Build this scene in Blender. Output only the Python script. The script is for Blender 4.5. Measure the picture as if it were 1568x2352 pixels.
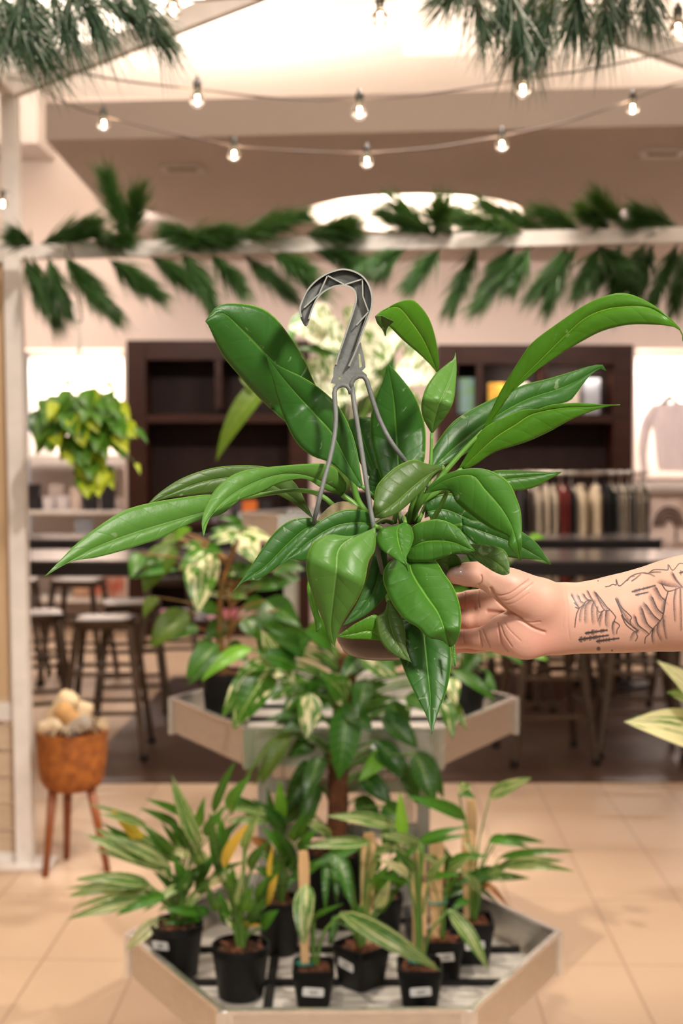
import bpy, math, random
import numpy as np
from mathutils import Vector, Matrix
for o in list(bpy.data.objects): bpy.data.objects.remove(o)
S = bpy.context.scene
C = S.collection
PI = math.pi
# ------------------------------------------------------------------ camera
F = 3080.0
CAMZ = 1.6
PITCH = math.atan(136 / F)
cam = bpy.data.cameras.new('camera'); camo = bpy.data.objects.new('camera', cam); C.objects.link(camo)
camo.location = (0, 0, CAMZ); camo.rotation_euler = (PI/2 - PITCH, 0, 0)
cam.sensor_fit = 'VERTICAL'; cam.sensor_height = 36.0; cam.sensor_width = 24.0
cam.lens = F / 2352 * 36; cam.clip_start = .02; cam.clip_end = 100
cam.dof.use_dof = True; cam.dof.focus_distance = 1.11; cam.dof.aperture_fstop = 7.1
S.camera = camo
# ------------------------------------------------------------------ light
S.view_settings.view_transform = 'Standard'; S.view_settings.look = 'None'
S.view_settings.gamma = 1; S.view_settings.use_curve_mapping = False
S.view_settings.exposure = 0.0
w = bpy.data.worlds.new('world'); S.world = w; w.use_nodes = True
w.node_tree.nodes['Background'].inputs[0].default_value = (1.0, .90, .84, 1)
w.node_tree.nodes['Background'].inputs[1].default_value = .34
WARM = (1.0, .83, .68)
def area(name, loc, target, size, power, col=WARM, sy=None, spread=PI):
    l = bpy.data.lights.new(name, 'AREA'); l.energy = power; l.color = col; l.size = size; l.spread = spread
    if sy: l.shape = 'RECTANGLE'; l.size_y = sy
    o = bpy.data.objects.new(name, l); C.objects.link(o); o.location = loc
    o.rotation_euler = (Vector(target) - Vector(loc)).to_track_quat('-Z', 'Y').to_euler(); return o
def spot(name, loc, target, power, ang=50, col=WARM, r=.06, blend=.5):
    l = bpy.data.lights.new(name, 'SPOT'); l.energy = power; l.color = col; l.spot_size = math.radians(ang); l.spot_blend = blend
    l.shadow_soft_size = r
    o = bpy.data.objects.new(name, l); C.objects.link(o); o.location = loc
    o.rotation_euler = (Vector(target) - Vector(loc)).to_track_quat('-Z', 'Y').to_euler(); return o
spot('track_spot_front', (1.15, -.55, 3.05), (.10, 1.15, 1.35), 320, 60, (1, .92, .83), .16)
spot('fill_spot_behind', (-.7, -2.4, 3.1), (.0, 1.2, 1.3), 170, 60, (1, .92, .84), .3)  # added frontal fill for the held leaves, not a known lamp
spot('track_spot_top', (-.35, .9, 4.3), (.05, 1.5, 1.0), 90, 60, (1, .88, .76), .12)
spot('track_spot_stand', (-.9, 1.9, 4.4), (.1, 3.3, .6), 520, 50, (1, .85, .68), .05)
spot('track_spot_stand_right', (.9, 4.6, 4.4), (.0, 3.9, 1.0), 330, 60, (1, .87, .74), .05)
spot('fill_spot_high_tray', (.5, 3.4, 4.3), (.02, 4.7, 1.7), 300, 30, (1, .92, .82), .05)  # unseen extra spot, added to brighten the white plant on the top tray
spot('fill_spot_frame', (.2, 2.2, 4.5), (-.3, 5.2, 1.75), 430, 42, (1, .88, .78), .05)  # extra lamp put in to whiten the greenhouse post and crossbar
area('ceiling_panel_hall', (0, 4.0, 4.6), (0, 4.6, 0), 3.2, 90)
area('cove_light_left', (-1.0, 9.3, 3.62), (-1.0, 9.1, 6), 4.2, 260, (1, .90, .80), 1.8)
area('cove_light_right', (3.2, 8.8, 3.62), (3.0, 8.8, 6), 3.5, 110, (1, .88, .76), 1.4)
for sx in (-3.2, -1.4, .3, 2.0, 3.8): spot('wall_wash_spot', (sx, 9.5, 3.27), (sx, 12, 2.2), 105, 95, (1, .83, .75), .05, 1.0)
for sx in (-1.8, 0.2, 2.2): spot('bar_spot', (sx, 7.6, 3.27), (sx, 7.9, 0), 60, 110, (1, .84, .70), .05, 1.0)
# ------------------------------------------------------------------ helpers
def at(px, py, Y):
    x = (px - 784) / F; u = (1176 - py) / F; c, s = math.cos(PITCH), math.sin(PITCH)
    dy = c + u * s; dz = -s + u * c
    k = Y / dy
    return Vector((x * k, Y, CAMZ + dz * k))
def atz(px, py, z):
    x = (px - 784) / F; u = (1176 - py) / F; c, s = math.cos(PITCH), math.sin(PITCH)
    dy = c + u * s; dz = -s + u * c
    k = (z - CAMZ) / dz
    return Vector((x * k, dy * k, z))
def cr(pts, n):
    """Catmull-Rom through pts resampled to n points by arc length."""
    P = np.array([list(p) for p in pts], float)
    if len(P) == 2:
        t = np.linspace(0, 1, n)[:, None]; return P[0] * (1 - t) + P[1] * t
    E = np.vstack([2 * P[0] - P[1], P, 2 * P[-1] - P[-2]]); out = []
    for i in range(1, len(E) - 2):
        p0, p1, p2, p3 = E[i-1:i+3]
        for t in np.linspace(0, 1, 12, endpoint=False):
            out.append(.5 * ((2*p1) + (-p0+p2)*t + (2*p0-5*p1+4*p2-p3)*t*t + (-p0+3*p1-3*p2+p3)*t**3))
    out.append(E[-2]); out = np.array(out)
    d = np.r_[0, np.cumsum(np.linalg.norm(np.diff(out, axis=0), axis=1))]
    s = np.linspace(0, d[-1], n)
    return np.stack([np.interp(s, d, out[:, k]) for k in range(out.shape[1])], 1)
WL = {}
class MB:
    def __init__(s): s.v = []; s.f = []; s.uv = []; s.mi = []; s.m = 0
    def add(s, vs, fs, uvs=None):
        b = len(s.v); s.v += [tuple(p) for p in vs]; s.uv += (uvs if uvs is not None else [(0, 0)] * len(vs))
        for f in fs: s.f.append(tuple(i + b for i in f)); s.mi.append(s.m)
        return s
    def box(s, c, d, rz=0, rx=0, ry=0):
        R = Matrix.Rotation(rz, 3, 'Z') @ Matrix.Rotation(ry, 3, 'Y') @ Matrix.Rotation(rx, 3, 'X'); c = Vector(c)
        vs = [c + R @ Vector((x*d[0]/2, y*d[1]/2, z*d[2]/2)) for x in (-1, 1) for y in (-1, 1) for z in (-1, 1)]
        return s.add(vs, [(0,1,3,2),(4,6,7,5),(0,4,5,1),(2,3,7,6),(0,2,6,4),(1,5,7,3)])
    def bb(s, lo, hi):
        return s.box([(a+b)/2 for a, b in zip(lo, hi)], [abs(b-a) for a, b in zip(lo, hi)])
    def bar(s, a, b, wx, wy=None, up=(0, 0, 1)):
        a, b = Vector(a), Vector(b); t = (b-a).normalized(); u = Vector(up)
        if abs(t.dot(u)) > .95: u = Vector((0, 1, 0))
        x = t.cross(u).normalized(); y = x.cross(t).normalized(); wy = wy or wx
        vs = [p + x*wx/2*i + y*wy/2*j for p in (a, b) for i, j in ((-1,-1),(1,-1),(1,1),(-1,1))]
        return s.add(vs, [(0,3,2,1),(4,5,6,7),(0,1,5,4),(1,2,6,5),(2,3,7,6),(3,0,4,7)])
    def tube(s, pts, r, n=8, cap=True, flat=1.0):
        P = [Vector(p) for p in pts]; m = len(P)
        if not hasattr(r, '__len__'): r = [r] * m
        elif len(r) != m: r = list(np.interp(np.linspace(0, 1, m), np.linspace(0, 1, len(r)), r))
        vs = []; uv = []; t0 = (P[1]-P[0]).normalized()
        x = t0.orthogonal().normalized()
        for i, p in enumerate(P):
            t = (P[min(i+1, m-1)] - P[max(i-1, 0)])
            t = t.normalized() if t.length > 1e-9 else t0
            x = (x - t * x.dot(t)); x = x.normalized() if x.length > 1e-6 else t.orthogonal().normalized()
            y = t.cross(x)
            for k in range(n):
                a = 2*PI*k/n; vs.append(p + (x*math.cos(a) + y*math.sin(a)*flat)*r[i]); uv.append((k/n, i/(m-1)))
        fs = [(i*n+k, i*n+(k+1) % n, (i+1)*n+(k+1) % n, (i+1)*n+k) for i in range(m-1) for k in range(n)]
        if cap: fs += [tuple(range(n-1, -1, -1)), tuple((m-1)*n+k for k in range(n))]
        return s.add(vs, fs, uv)
    def cyl(s, a, b, r0, r1=None, n=16): return s.tube([a, b], [r0, r0 if r1 is None else r1], n)
    def lathe(s, prof, c=(0, 0, 0), n=32, sq=0, rz=0):
        """profile of (r, z); sq>0 gives a rounded square section"""
        vs = []; uv = []; c = Vector(c); m = len(prof)
        for i, (r, z) in enumerate(prof):
            for k in range(n):
                a = 2*PI*k/n + PI/n; ca, sa = math.cos(a), math.sin(a)
                q = 1.0
                if sq: q = 1/((abs(ca)**sq + abs(sa)**sq)**(1/sq))
                x, y = ca*q*r, sa*q*r; cz, sz = math.cos(rz), math.sin(rz)
                vs.append(c + Vector((x*cz-y*sz, x*sz+y*cz, z))); uv.append((k/n, i/(m-1)))
        fs = [(i*n+k, i*n+(k+1) % n, (i+1)*n+(k+1) % n, (i+1)*n+k) for i in range(m-1) for k in range(n)]
        fs += [tuple(range(n-1, -1, -1)), tuple((m-1)*n+k for k in range(n))]
        return s.add(vs, fs, uv)
    def ball(s, c, r, n=12, sc=(1, 1, 1)):
        m = n // 2 + 1; c = Vector(c); vs = []; 
        for i in range(m+1):
            a = PI*i/m
            for k in range(n): b = 2*PI*k/n; vs.append(c + Vector((math.sin(a)*math.cos(b)*r*sc[0], math.sin(a)*math.sin(b)*r*sc[1], math.cos(a)*r*sc[2])))
        return s.add(vs, [(i*n+k, (i+1)*n+k, (i+1)*n+(k+1) % n, i*n+(k+1) % n) for i in range(m) for k in range(n)])
    def grid(s, G, uvs=None, flip=False):
        n, m = len(G), len(G[0]); vs = [p for r in G for p in r]
        if uvs is None: uv = [(j/(m-1), i/(n-1)) for i in range(n) for j in range(m)]
        else: uv = [u for r in uvs for u in r]
        return s.add(vs, [(i*m+j, i*m+j+1, (i+1)*m+j+1, (i+1)*m+j) for i in range(n-1) for j in range(m-1)], uv)
    def prism(s, poly, lo, hi):
        """poly: xy points; extruded in z"""
        n = len(poly)
        vs = [(x, y, lo) for x, y in poly] + [(x, y, hi) for x, y in poly]
        return s.add(vs, [tuple(range(n-1, -1, -1)), tuple(range(n, 2*n))] + [(i, (i+1) % n, n+(i+1) % n, n+i) for i in range(n)])
    def slab(s, pts, nrm):
        """polygon of 3D pts extruded by vector nrm"""
        n = len(pts); nv = Vector(nrm); P = [Vector(p) for p in pts]
        return s.add(P + [p + nv for p in P], [tuple(range(n-1, -1, -1)), tuple(range(n, 2*n))] + [(i, (i+1) % n, n+(i+1) % n, n+i) for i in range(n)])
    def blade(s, base, tip, wd, nrm=(0, -1, .3), arch=.15, fold=.25, shape=.75, rows=9, side=0.0, twist=0.0, droop=0.0):
        """one leaf: a curved, folded blade from base to tip"""
        b, t = Vector(base), Vector(tip); ax = t-b; L = ax.length; ax.normalize(); n = Vector(nrm)
        n = (n - ax*n.dot(ax)); n = n.normalized() if n.length > 1e-4 else ax.orthogonal().normalized()
        x = ax.cross(n)
        G = []; U = []
        for i in range(rows):
            q = i/(rows-1); wq = wd*.5*max(.012, math.sin(PI*min(1, q**shape*.985+.015))**.85)
            c = b + ax*L*q + n*(4*arch*q*(1-q)*L) + x*(4*side*q*(1-q)*L) - Vector((0, 0, 1))*droop*L*q*q
            a = twist*q; xx = x*math.cos(a)+n*math.sin(a); nn = n*math.cos(a)-x*math.sin(a)
            row = []; ur = []
            for j in (-1, -.5, 0, .5, 1):
                row.append(c + xx*j*wq + nn*fold*wq*(abs(j)**1.3)); ur.append((.5+j/2, q))
            G.append(row); U.append(ur)
        return s.grid(G, U)
    def build(s, name, mats, parent=None, smooth=True, origin=None, autos=None, solid=0, sub=0, bevel=0):
        me = bpy.data.meshes.new(name); V = np.array(s.v, float)
        if parent is not None: off = WL[parent.name]
        elif origin is not None: off = Vector(origin)
        else:
            lo, hi = V.min(0), V.max(0); off = Vector(((lo[0]+hi[0])/2, (lo[1]+hi[1])/2, lo[2]))
        me.from_pydata((V - np.array(off)).tolist(), [], s.f)
        ul = me.uv_layers.new(name='UVMap'); lv = np.empty(len(me.loops), int); me.loops.foreach_get('vertex_index', lv)
        ul.data.foreach_set('uv', np.array(s.uv, float)[lv].ravel())
        if not isinstance(mats, (list, tuple)): mats = [mats]
        for m in mats: me.materials.append(m)
        if len(mats) > 1: me.polygons.foreach_set('material_index', s.mi)
        if smooth: me.polygons.foreach_set('use_smooth', [True]*len(me.polygons))
        me.update(); o = bpy.data.objects.new(name, me); C.objects.link(o)
        if smooth and autos is not None: me.set_sharp_from_angle(angle=math.radians(autos))
        if parent is not None: o.parent = parent; o.location = (0, 0, 0); WL[o.name] = WL[parent.name]
        else: o.location = off; WL[o.name] = Vector(off)
        if bevel:
            md = o.modifiers.new('bevel', 'BEVEL'); md.width = bevel; md.segments = 2; md.limit_method = 'ANGLE'
        if solid: md = o.modifiers.new('solid', 'SOLIDIFY'); md.thickness = solid; md.offset = 0
        if sub: md = o.modifiers.new('sub', 'SUBSURF'); md.levels = sub; md.render_levels = sub
        return o
def tag(o, label=None, cat=None, group=None, kind=None):
    if label: o['label'] = label
    if cat: o['category'] = cat
    if group: o['group'] = group
    if kind: o['kind'] = kind
    return o
def empty(name, loc, label, cat, group=None):
    o = bpy.data.objects.new(name, None); C.objects.link(o); o.location = loc; o.empty_display_size = .05
    WL[o.name] = Vector(loc); return tag(o, label, cat, group)
def dup(root, loc, rz=0, label=None, group=None):
    r = root.copy(); C.objects.link(r); r.location = loc; r.rotation_euler = (0, 0, rz)
    if label: r['label'] = label
    if group: r['group'] = group
    for ch in list(root.children):
        c = ch.copy(); C.objects.link(c); c.parent = r
        for g in list(ch.children):
            d = g.copy(); C.objects.link(d); d.parent = c
    WL[r.name] = Vector(loc)
    return r
# ------------------------------------------------------------------ materials
def mat(name, col, rough=.5, metal=0, col2=None, nscale=8, bump=0, bscale=40, emit=0, spec=.5, stretch=None, sss=0, alpha=1, trans=0, ior=1.45, coat=0, det=4):
    m = bpy.data.materials.new(name); m.use_nodes = True; N = m.node_tree; n = N.nodes; b = n['Principled BSDF']
    b.inputs['Base Color'].default_value = (*col, 1); b.inputs['Roughness'].default_value = rough; b.inputs['Metallic'].default_value = metal
    b.inputs['Specular IOR Level'].default_value = spec; b.inputs['IOR'].default_value = ior
    if trans: b.inputs['Transmission Weight'].default_value = trans
    if coat: b.inputs['Coat Weight'].default_value = coat
    if sss: b.inputs['Subsurface Weight'].default_value = sss; b.inputs['Subsurface Radius'].default_value = (.012, .005, .003); b.inputs['Subsurface Scale'].default_value = 1
    if emit: b.inputs['Emission Color'].default_value = (*col, 1); b.inputs['Emission Strength'].default_value = emit
    tc = n.new('ShaderNodeTexCoord'); vec = tc.outputs['Object']
    if stretch:
        mp = n.new('ShaderNodeMapping'); mp.inputs['Scale'].default_value = stretch; N.links.new(vec, mp.inputs[0]); vec = mp.outputs[0]
    c2 = col2 or tuple(c*.88 for c in col)
    t = n.new('ShaderNodeTexNoise'); t.inputs['Scale'].default_value = nscale; t.inputs['Detail'].default_value = det; N.links.new(vec, t.inputs['Vector'])
    r = n.new('ShaderNodeValToRGB'); r.color_ramp.elements[0].position = .35; r.color_ramp.elements[1].position = .68
    r.color_ramp.elements[0].color = (*col, 1); r.color_ramp.elements[1].color = (*c2, 1)
    N.links.new(t.outputs['Fac'], r.inputs[0]); N.links.new(r.outputs[0], b.inputs['Base Color'])
    if bump:
        t2 = n.new('ShaderNodeTexNoise'); t2.inputs['Scale'].default_value = bscale; t2.inputs['Detail'].default_value = 6; N.links.new(vec, t2.inputs['Vector'])
        bp = n.new('ShaderNodeBump'); bp.inputs['Strength'].default_value = bump; bp.inputs['Distance'].default_value = .01
        N.links.new(t2.outputs['Fac'], bp.inputs['Height']); N.links.new(bp.outputs[0], b.inputs['Normal'])
    return m
class NT:
    def __init__(s, m): s.N = m.node_tree; s.n = s.N.nodes
    def math(s, op, a, b=None, c=None, clamp=False):
        x = s.n.new('ShaderNodeMath'); x.operation = op; x.use_clamp = clamp
        for i, v in enumerate((a, b, c)):
            if v is None: continue
            if isinstance(v, (int, float)): x.inputs[i].default_value = v
            else: s.N.links.new(v, x.inputs[i])
        return x.outputs[0]
    def mix(s, f, a, b, mode='MIX'):
        x = s.n.new('ShaderNodeMix'); x.data_type = 'RGBA'; x.blend_type = mode
        for k, v in ((0, f), (6, a), (7, b)):
            if isinstance(v, (int, float)): x.inputs[k].default_value = v
            elif isinstance(v, tuple): x.inputs[k].default_value = (*v, 1) if len(v) == 3 else v
            else: s.N.links.new(v, x.inputs[k])
        return x.outputs[2]
    def step(s, v, lo, hi):
        x = s.n.new('ShaderNodeMapRange'); x.interpolation_type = 'SMOOTHSTEP'
        x.inputs[1].default_value = lo; x.inputs[2].default_value = hi; s.N.links.new(v, x.inputs[0]); return x.outputs[0]
    def noise(s, vec, scale, detail=3, dist=0):
        x = s.n.new('ShaderNodeTexNoise'); x.inputs['Scale'].default_value = scale; x.inputs['Detail'].default_value = detail
        x.inputs['Distortion'].default_value = dist; s.N.links.new(vec, x.inputs['Vector']); return x.outputs['Fac']
def leafmat(name, c1, c2, rib=(.35, .55, .12), vl=.22, spec=.45, var=None, vamt=0.0, vscale=(6, 1.2), rough=.32, veins=9, quilt=.5, transl=.25, ribw=.02, edge=None, yellow=None, marks=False):
    """leaf surface: midrib, lateral veins (bump), optional cream streaks"""
    m = bpy.data.materials.new(name); m.use_nodes = True; T = NT(m); N, n = T.N, T.n; b = n['Principled BSDF']
    tc = n.new('ShaderNodeTexCoord'); sp = n.new('ShaderNodeSeparateXYZ'); N.links.new(tc.outputs['UV'], sp.inputs[0])
    u = T.math('ABSOLUTE', T.math('SUBTRACT', sp.outputs[0], .5)); v = sp.outputs[1]
    geo = n.new('ShaderNodeNewGeometry'); rnd = geo.outputs['Random Per Island']
    nz = T.noise(tc.outputs['Object'], 60, 4)
    nb = T.noise(tc.outputs['Object'], 14, 2)
    col = T.mix(T.math('ADD', T.math('MULTIPLY', nb, .6), T.math('MULTIPLY', rnd, .4)), c1, c2)
    # lateral veins curve towards the tip
    ph = T.math('SUBTRACT', T.math('MULTIPLY', v, veins*2*PI), T.math('MULTIPLY', T.math('POWER', u, .8), 9.0))
    ph = T.math('ADD', ph, T.math('MULTIPLY', nb, 2.2))
    wv = T.math('SINE', ph); ln = T.step(wv, .93, 1.0)
    col = T.mix(T.math('MULTIPLY', ln, vl), col, rib)
    if var is not None:
        cx = n.new('ShaderNodeCombineXYZ'); N.links.new(T.math('MULTIPLY', sp.outputs[0], vscale[0]), cx.inputs[0]); N.links.new(T.math('MULTIPLY', v, vscale[1]), cx.inputs[1]); N.links.new(T.math('MULTIPLY', rnd, 37.0), cx.inputs[2])
        vn = T.noise(cx.outputs[0], 1.6, 3, .4); th = .62 - .35*vamt
        col = T.mix(T.step(vn, th, th+.07), col, var)
    if yellow is not None: col = T.mix(T.step(rnd, .86, .90), col, yellow)
    rb = T.math('SUBTRACT', 1.0, T.step(u, ribw*.35, ribw*1.2))
    fade = T.math('MULTIPLY', rb, T.math('SUBTRACT', 1.0, T.math('MULTIPLY', v, .55)))
    col = T.mix(T.math('MULTIPLY', fade, .85), col, rib)
    if edge is not None: col = T.mix(T.step(u, .475, .497), col, edge)
    if marks:
        mk = T.step(T.noise(tc.outputs['Object'], 38, 8, 2.5), .66, .70); col = T.mix(T.math('MULTIPLY', mk, .35), col, (.45, .55, .33))
    N.links.new(col, b.inputs['Base Color'])
    b.inputs['Roughness'].default_value = rough; b.inputs['Specular IOR Level'].default_value = spec
    h = T.math('MULTIPLY', T.math('POWER', T.math('ABSOLUTE', T.math('SINE', T.math('MULTIPLY', ph, .5))), .5), quilt)
    h = T.math('ADD', h, T.math('MULTIPLY', T.step(u, 0, .04), .6)); h = T.math('ADD', h, T.math('MULTIPLY', nz, 1.3))
    bp = n.new('ShaderNodeBump'); bp.inputs['Strength'].default_value = .5; bp.inputs['Distance'].default_value = .0012
    N.links.new(h, bp.inputs['Height']); N.links.new(bp.outputs[0], b.inputs['Normal'])
    tr = n.new('ShaderNodeBsdfTranslucent'); N.links.new(T.mix(.5, col, (.35, .6, .05)), tr.inputs[0])
    ms = n.new('ShaderNodeMixShader'); ms.inputs[0].default_value = transl
    N.links.new(b.outputs[0], ms.inputs[1]); N.links.new(tr.outputs[0], ms.inputs[2]); N.links.new(ms.outputs[0], n['Material Output'].inputs[0])
    return m
M = {}
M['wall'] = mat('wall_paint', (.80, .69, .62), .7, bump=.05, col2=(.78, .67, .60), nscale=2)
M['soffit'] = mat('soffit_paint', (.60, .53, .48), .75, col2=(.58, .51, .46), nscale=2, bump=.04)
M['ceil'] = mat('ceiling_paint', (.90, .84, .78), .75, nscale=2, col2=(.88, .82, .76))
M['dark'] = mat('dark_stained_wood', (.040, .013, .007), .42, col2=(.022, .008, .005), spec=.3, nscale=3, stretch=(1, 1, 9), bump=.15)
M['darkb'] = mat('dark_wood_back', (.020, .009, .007), .6, col2=(.014, .007, .006), spec=.25, nscale=3, stretch=(9, 1, 1))
M['white'] = mat('white_paint', (.80, .76, .70), .45, nscale=5)
M['steelpaint'] = mat('white_powder_coat', (.84, .79, .74), .38, nscale=10, bump=.05)
M['ply'] = mat('pale_plywood', (.62, .45, .27), .5, col2=(.52, .36, .20), nscale=2.2, stretch=(14, 1, .7), bump=.12)
M['plank'] = mat('whitewashed_plank', (.66, .52, .38), .55, col2=(.56, .42, .29), nscale=3, stretch=(1, 1, 14), bump=.2)
M['alu'] = mat('brushed_aluminium', (.72, .68, .62), .34, .85, nscale=30, stretch=(1, 1, 8), bump=.04)
M['aluedge'] = mat('aluminium_edge', (.85, .84, .82), .25, .9, nscale=30)
M['black'] = mat('black_plastic', (.005, .005, .005), .5, col2=(.008, .008, .008), nscale=20, bump=.08, spec=.3)
M['soil'] = mat('potting_soil', (.085, .035, .015), .9, col2=(.018, .009, .005), nscale=60, bump=1.0, bscale=70)
M['bark'] = mat('bark_chips', (.17, .055, .02), .8, col2=(.05, .02, .01), nscale=45, bump=1.0, bscale=50)
M['label'] = mat('label_paper', (.85, .84, .82), .5, nscale=20)
M['ink'] = mat('label_ink', (.02, .02, .025), .6)
M['stake'] = mat('wooden_stake', (.62, .40, .20), .6, col2=(.50, .31, .14), nscale=6, stretch=(8, 8, 1), bump=.1)
M['tie'] = mat('green_tie', (.01, .16, .12), .4)
M['gun'] = mat('gunmetal_brown', (.12, .085, .060), .36, .75, col2=(.09, .066, .048), nscale=9)
M['cork'] = mat('cork_bark', (.42, .135, .022), .75, col2=(.20, .055, .010), nscale=26, bump=.6, bscale=30, det=7)
M['tripod'] = mat('orange_wood', (.30, .085, .022), .4, col2=(.20, .055, .016), nscale=5, stretch=(8, 8, 1))
M['cord'] = mat('light_cord', (.12, .085, .07), .45, nscale=30)
M['socket'] = mat('lamp_socket', (.015, .015, .013), .4)
M['grey'] = mat('grey_plastic', (.19, .20, .19), .5, col2=(.13, .14, .13), nscale=28, bump=.10, bscale=220)
M['greyedge'] = mat('grey_plastic_worn', (.38, .38, .33), .5, col2=(.26, .27, .24), nscale=40, bump=.06, bscale=160)
M['bulb'] = mat('bulb_glass', (1, .95, .88), .03, trans=1, ior=1.25, nscale=1, col2=(1, .95, .88))
M['fil'] = mat('glowing_filament', (1.0, .72, .42), .5, emit=60, nscale=1, col2=(1, .72, .42))
# ------------------------------------------------------------------ setting
def floor_material():
    m = bpy.data.materials.new('beige_floor_tiles'); m.use_nodes = True; T = NT(m); N, n = T.N, T.n; b = n['Principled BSDF']
    tc = n.new('ShaderNodeTexCoord'); mp = n.new('ShaderNodeMapping'); mp.inputs['Rotation'].default_value = (0, 0, math.radians(1.4))
    mp.inputs['Location'].default_value = (.13, .12, 0); N.links.new(tc.outputs['Object'], mp.inputs[0])
    br = n.new('ShaderNodeTexBrick'); br.offset = 0; br.inputs['Scale'].default_value = 1; br.inputs['Brick Width'].default_value = .305; br.inputs['Row Height'].default_value = .61
    br.inputs['Mortar Size'].default_value = .0045; br.inputs['Mortar Smooth'].default_value = .3
    br.inputs['Color1'].default_value = (.50, .36, .25, 1); br.inputs['Color2'].default_value = (.54, .39, .27, 1); br.inputs['Mortar'].default_value = (.33, .22, .15, 1)
    N.links.new(mp.outputs[0], br.inputs['Vector'])
    nz = T.noise(tc.outputs['Object'], 3.0, 5)
    N.links.new(T.mix(T.math('MULTIPLY', nz, .3), br.outputs['Color'], (.66, .50, .38)), b.inputs['Base Color'])
    b.inputs['Roughness'].default_value = .42; b.inputs['Specular IOR Level'].default_value = .35
    bp = n.new('ShaderNodeBump'); bp.inputs['Strength'].default_value = .2; bp.inputs['Distance'].default_value = .003; bp.invert = True
    N.links.new(br.outputs['Fac'], bp.inputs['Height']); N.links.new(bp.outputs[0], b.inputs['Normal'])
    return m
def wood_floor_material():
    m = bpy.data.materials.new('dark_wood_planks'); m.use_nodes = True; T = NT(m); N, n = T.N, T.n; b = n['Principled BSDF']
    tc = n.new('ShaderNodeTexCoord'); br = n.new('ShaderNodeTexBrick'); br.inputs['Scale'].default_value = 1; br.inputs['Brick Width'].default_value = .14; br.inputs['Row Height'].default_value = 1.1
    br.offset = .4; br.inputs['Mortar Size'].default_value = .002
    br.inputs['Color1'].default_value = (.052, .026, .016, 1); br.inputs['Color2'].default_value = (.085, .045, .030, 1); br.inputs['Mortar'].default_value = (.02, .01, .007, 1)
    mp = n.new('ShaderNodeMapping'); mp.inputs['Rotation'].default_value = (0, 0, math.radians(-20)); N.links.new(tc.outputs['Object'], mp.inputs[0]); N.links.new(mp.outputs[0], br.inputs['Vector'])
    N.links.new(T.mix(T.math('MULTIPLY', T.noise(tc.outputs['Object'], 5, 5), .4), br.outputs['Color'], (.03, .015, .01)), b.inputs['Base Color'])
    b.inputs['Roughness'].default_value = .32; return m
HW = 12.0      # back wall
tag(MB().bb((-7, -4, -.06), (8, HW + .6, 0)).build('floor', floor_material(), smooth=False, origin=(0, 0, 0)), kind='structure')
p = [atz(225, 1800, 0), atz(1900, 1797, 0), atz(1900, 1554, 0), atz(398, 1556, 0), atz(236, 1717, 0)]
p[0] = atz(150, 1800, 0)
tag(MB().prism([(q.x, q.y) for q in p][::1], .0005, .006).build('floor_wood_inlay', wood_floor_material(), smooth=False), kind='structure')
ZS = 3.30
nl, nr = atz(105, 322, ZS), atz(1900, 279, ZS)
fl = Vector((atz(352, 600, ZS).x, HW, ZS))
# suspended soffit with a round light recess
SH = Vector((.62, 10.15, ZS)); SR = .98
cN = atz(948, 422, ZS); cF = atz(948, 548, ZS); SH = Vector(((948-784)/F*((cN.y+cF.y)/2), (cN.y+cF.y)/2, ZS)); SR = 250/F*SH.y
def soffit():
    bm = MB(); n = 48; outer = [Vector((nl.x, nl.y, ZS)), Vector((nr.x, nr.y, ZS)), Vector((6.5, HW, ZS)), fl]
    ring = [Vector((SH.x+SR*math.cos(2*PI*k/n), SH.y+SR*.93*math.sin(2*PI*k/n), ZS)) for k in range(n)]
    def hit(a):      # ray from recess centre to outer polygon
        d = Vector((math.cos(a), math.sin(a))); best = None
        for i in range(4):
            A, B = outer[i], outer[(i+1) % 4]; e = Vector((B.x-A.x, B.y-A.y)); den = d.x*e.y-d.y*e.x
            if abs(den) < 1e-9: continue
            r = Vector((A.x-SH.x, A.y-SH.y)); t = (r.x*e.y-r.y*e.x)/den; s_ = (r.x*d.y-r.y*d.x)/den
            if t > 0 and -1e-6 <= s_ <= 1+1e-6 and (best is None or t < best): best = t
        return Vector((SH.x+d.x*best, SH.y+d.y*best, ZS))
    angs = sorted([(2*PI*k/n) for k in range(n)] + [math.atan2(o.y-SH.y, o.x-SH.x) % (2*PI) for o in outer])
    inn = [Vector((SH.x+SR*math.cos(a), SH.y+SR*.93*math.sin(a), ZS)) for a in angs]; out = [hit(a) for a in angs]; m = len(angs)
    T_ = Vector((0, 0, .20)); Dm = Vector((0, 0, .20))
    vs = inn + out + [q + T_ for q in out] + [q + T_ for q in inn]
    fs = []
    for i in range(m):
        j = (i+1) % m
        fs += [(i, j, m+j, m+i), (m+i, m+j, 2*m+j, 2*m+i), (2*m+i, 2*m+j, 3*m+j, 3*m+i), (3*m+i, 3*m+j, j, i)]
    bm.add(vs, fs); return bm
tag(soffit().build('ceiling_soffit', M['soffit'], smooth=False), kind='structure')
# dome above the round recess
dm = MB(); n = 40
pr = [(SR+.02, .0), (SR+.02, .16), (SR*.96, .30), (SR*.7, .40), (.01, .44)]
dm.lathe([(r, z+.2+ZS-ZS) for r, z in pr], (SH.x, SH.y, ZS), n); dm.f = [f for f in dm.f if len(f) == 4]
tag(dm.build('ceiling_recess', M['ceil']), kind='structure')
area('recess_light', (SH.x, SH.y-.1, ZS+.22), (SH.x, SH.y, ZS+2), 1.5, 70, (1, .92, .84))
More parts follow.
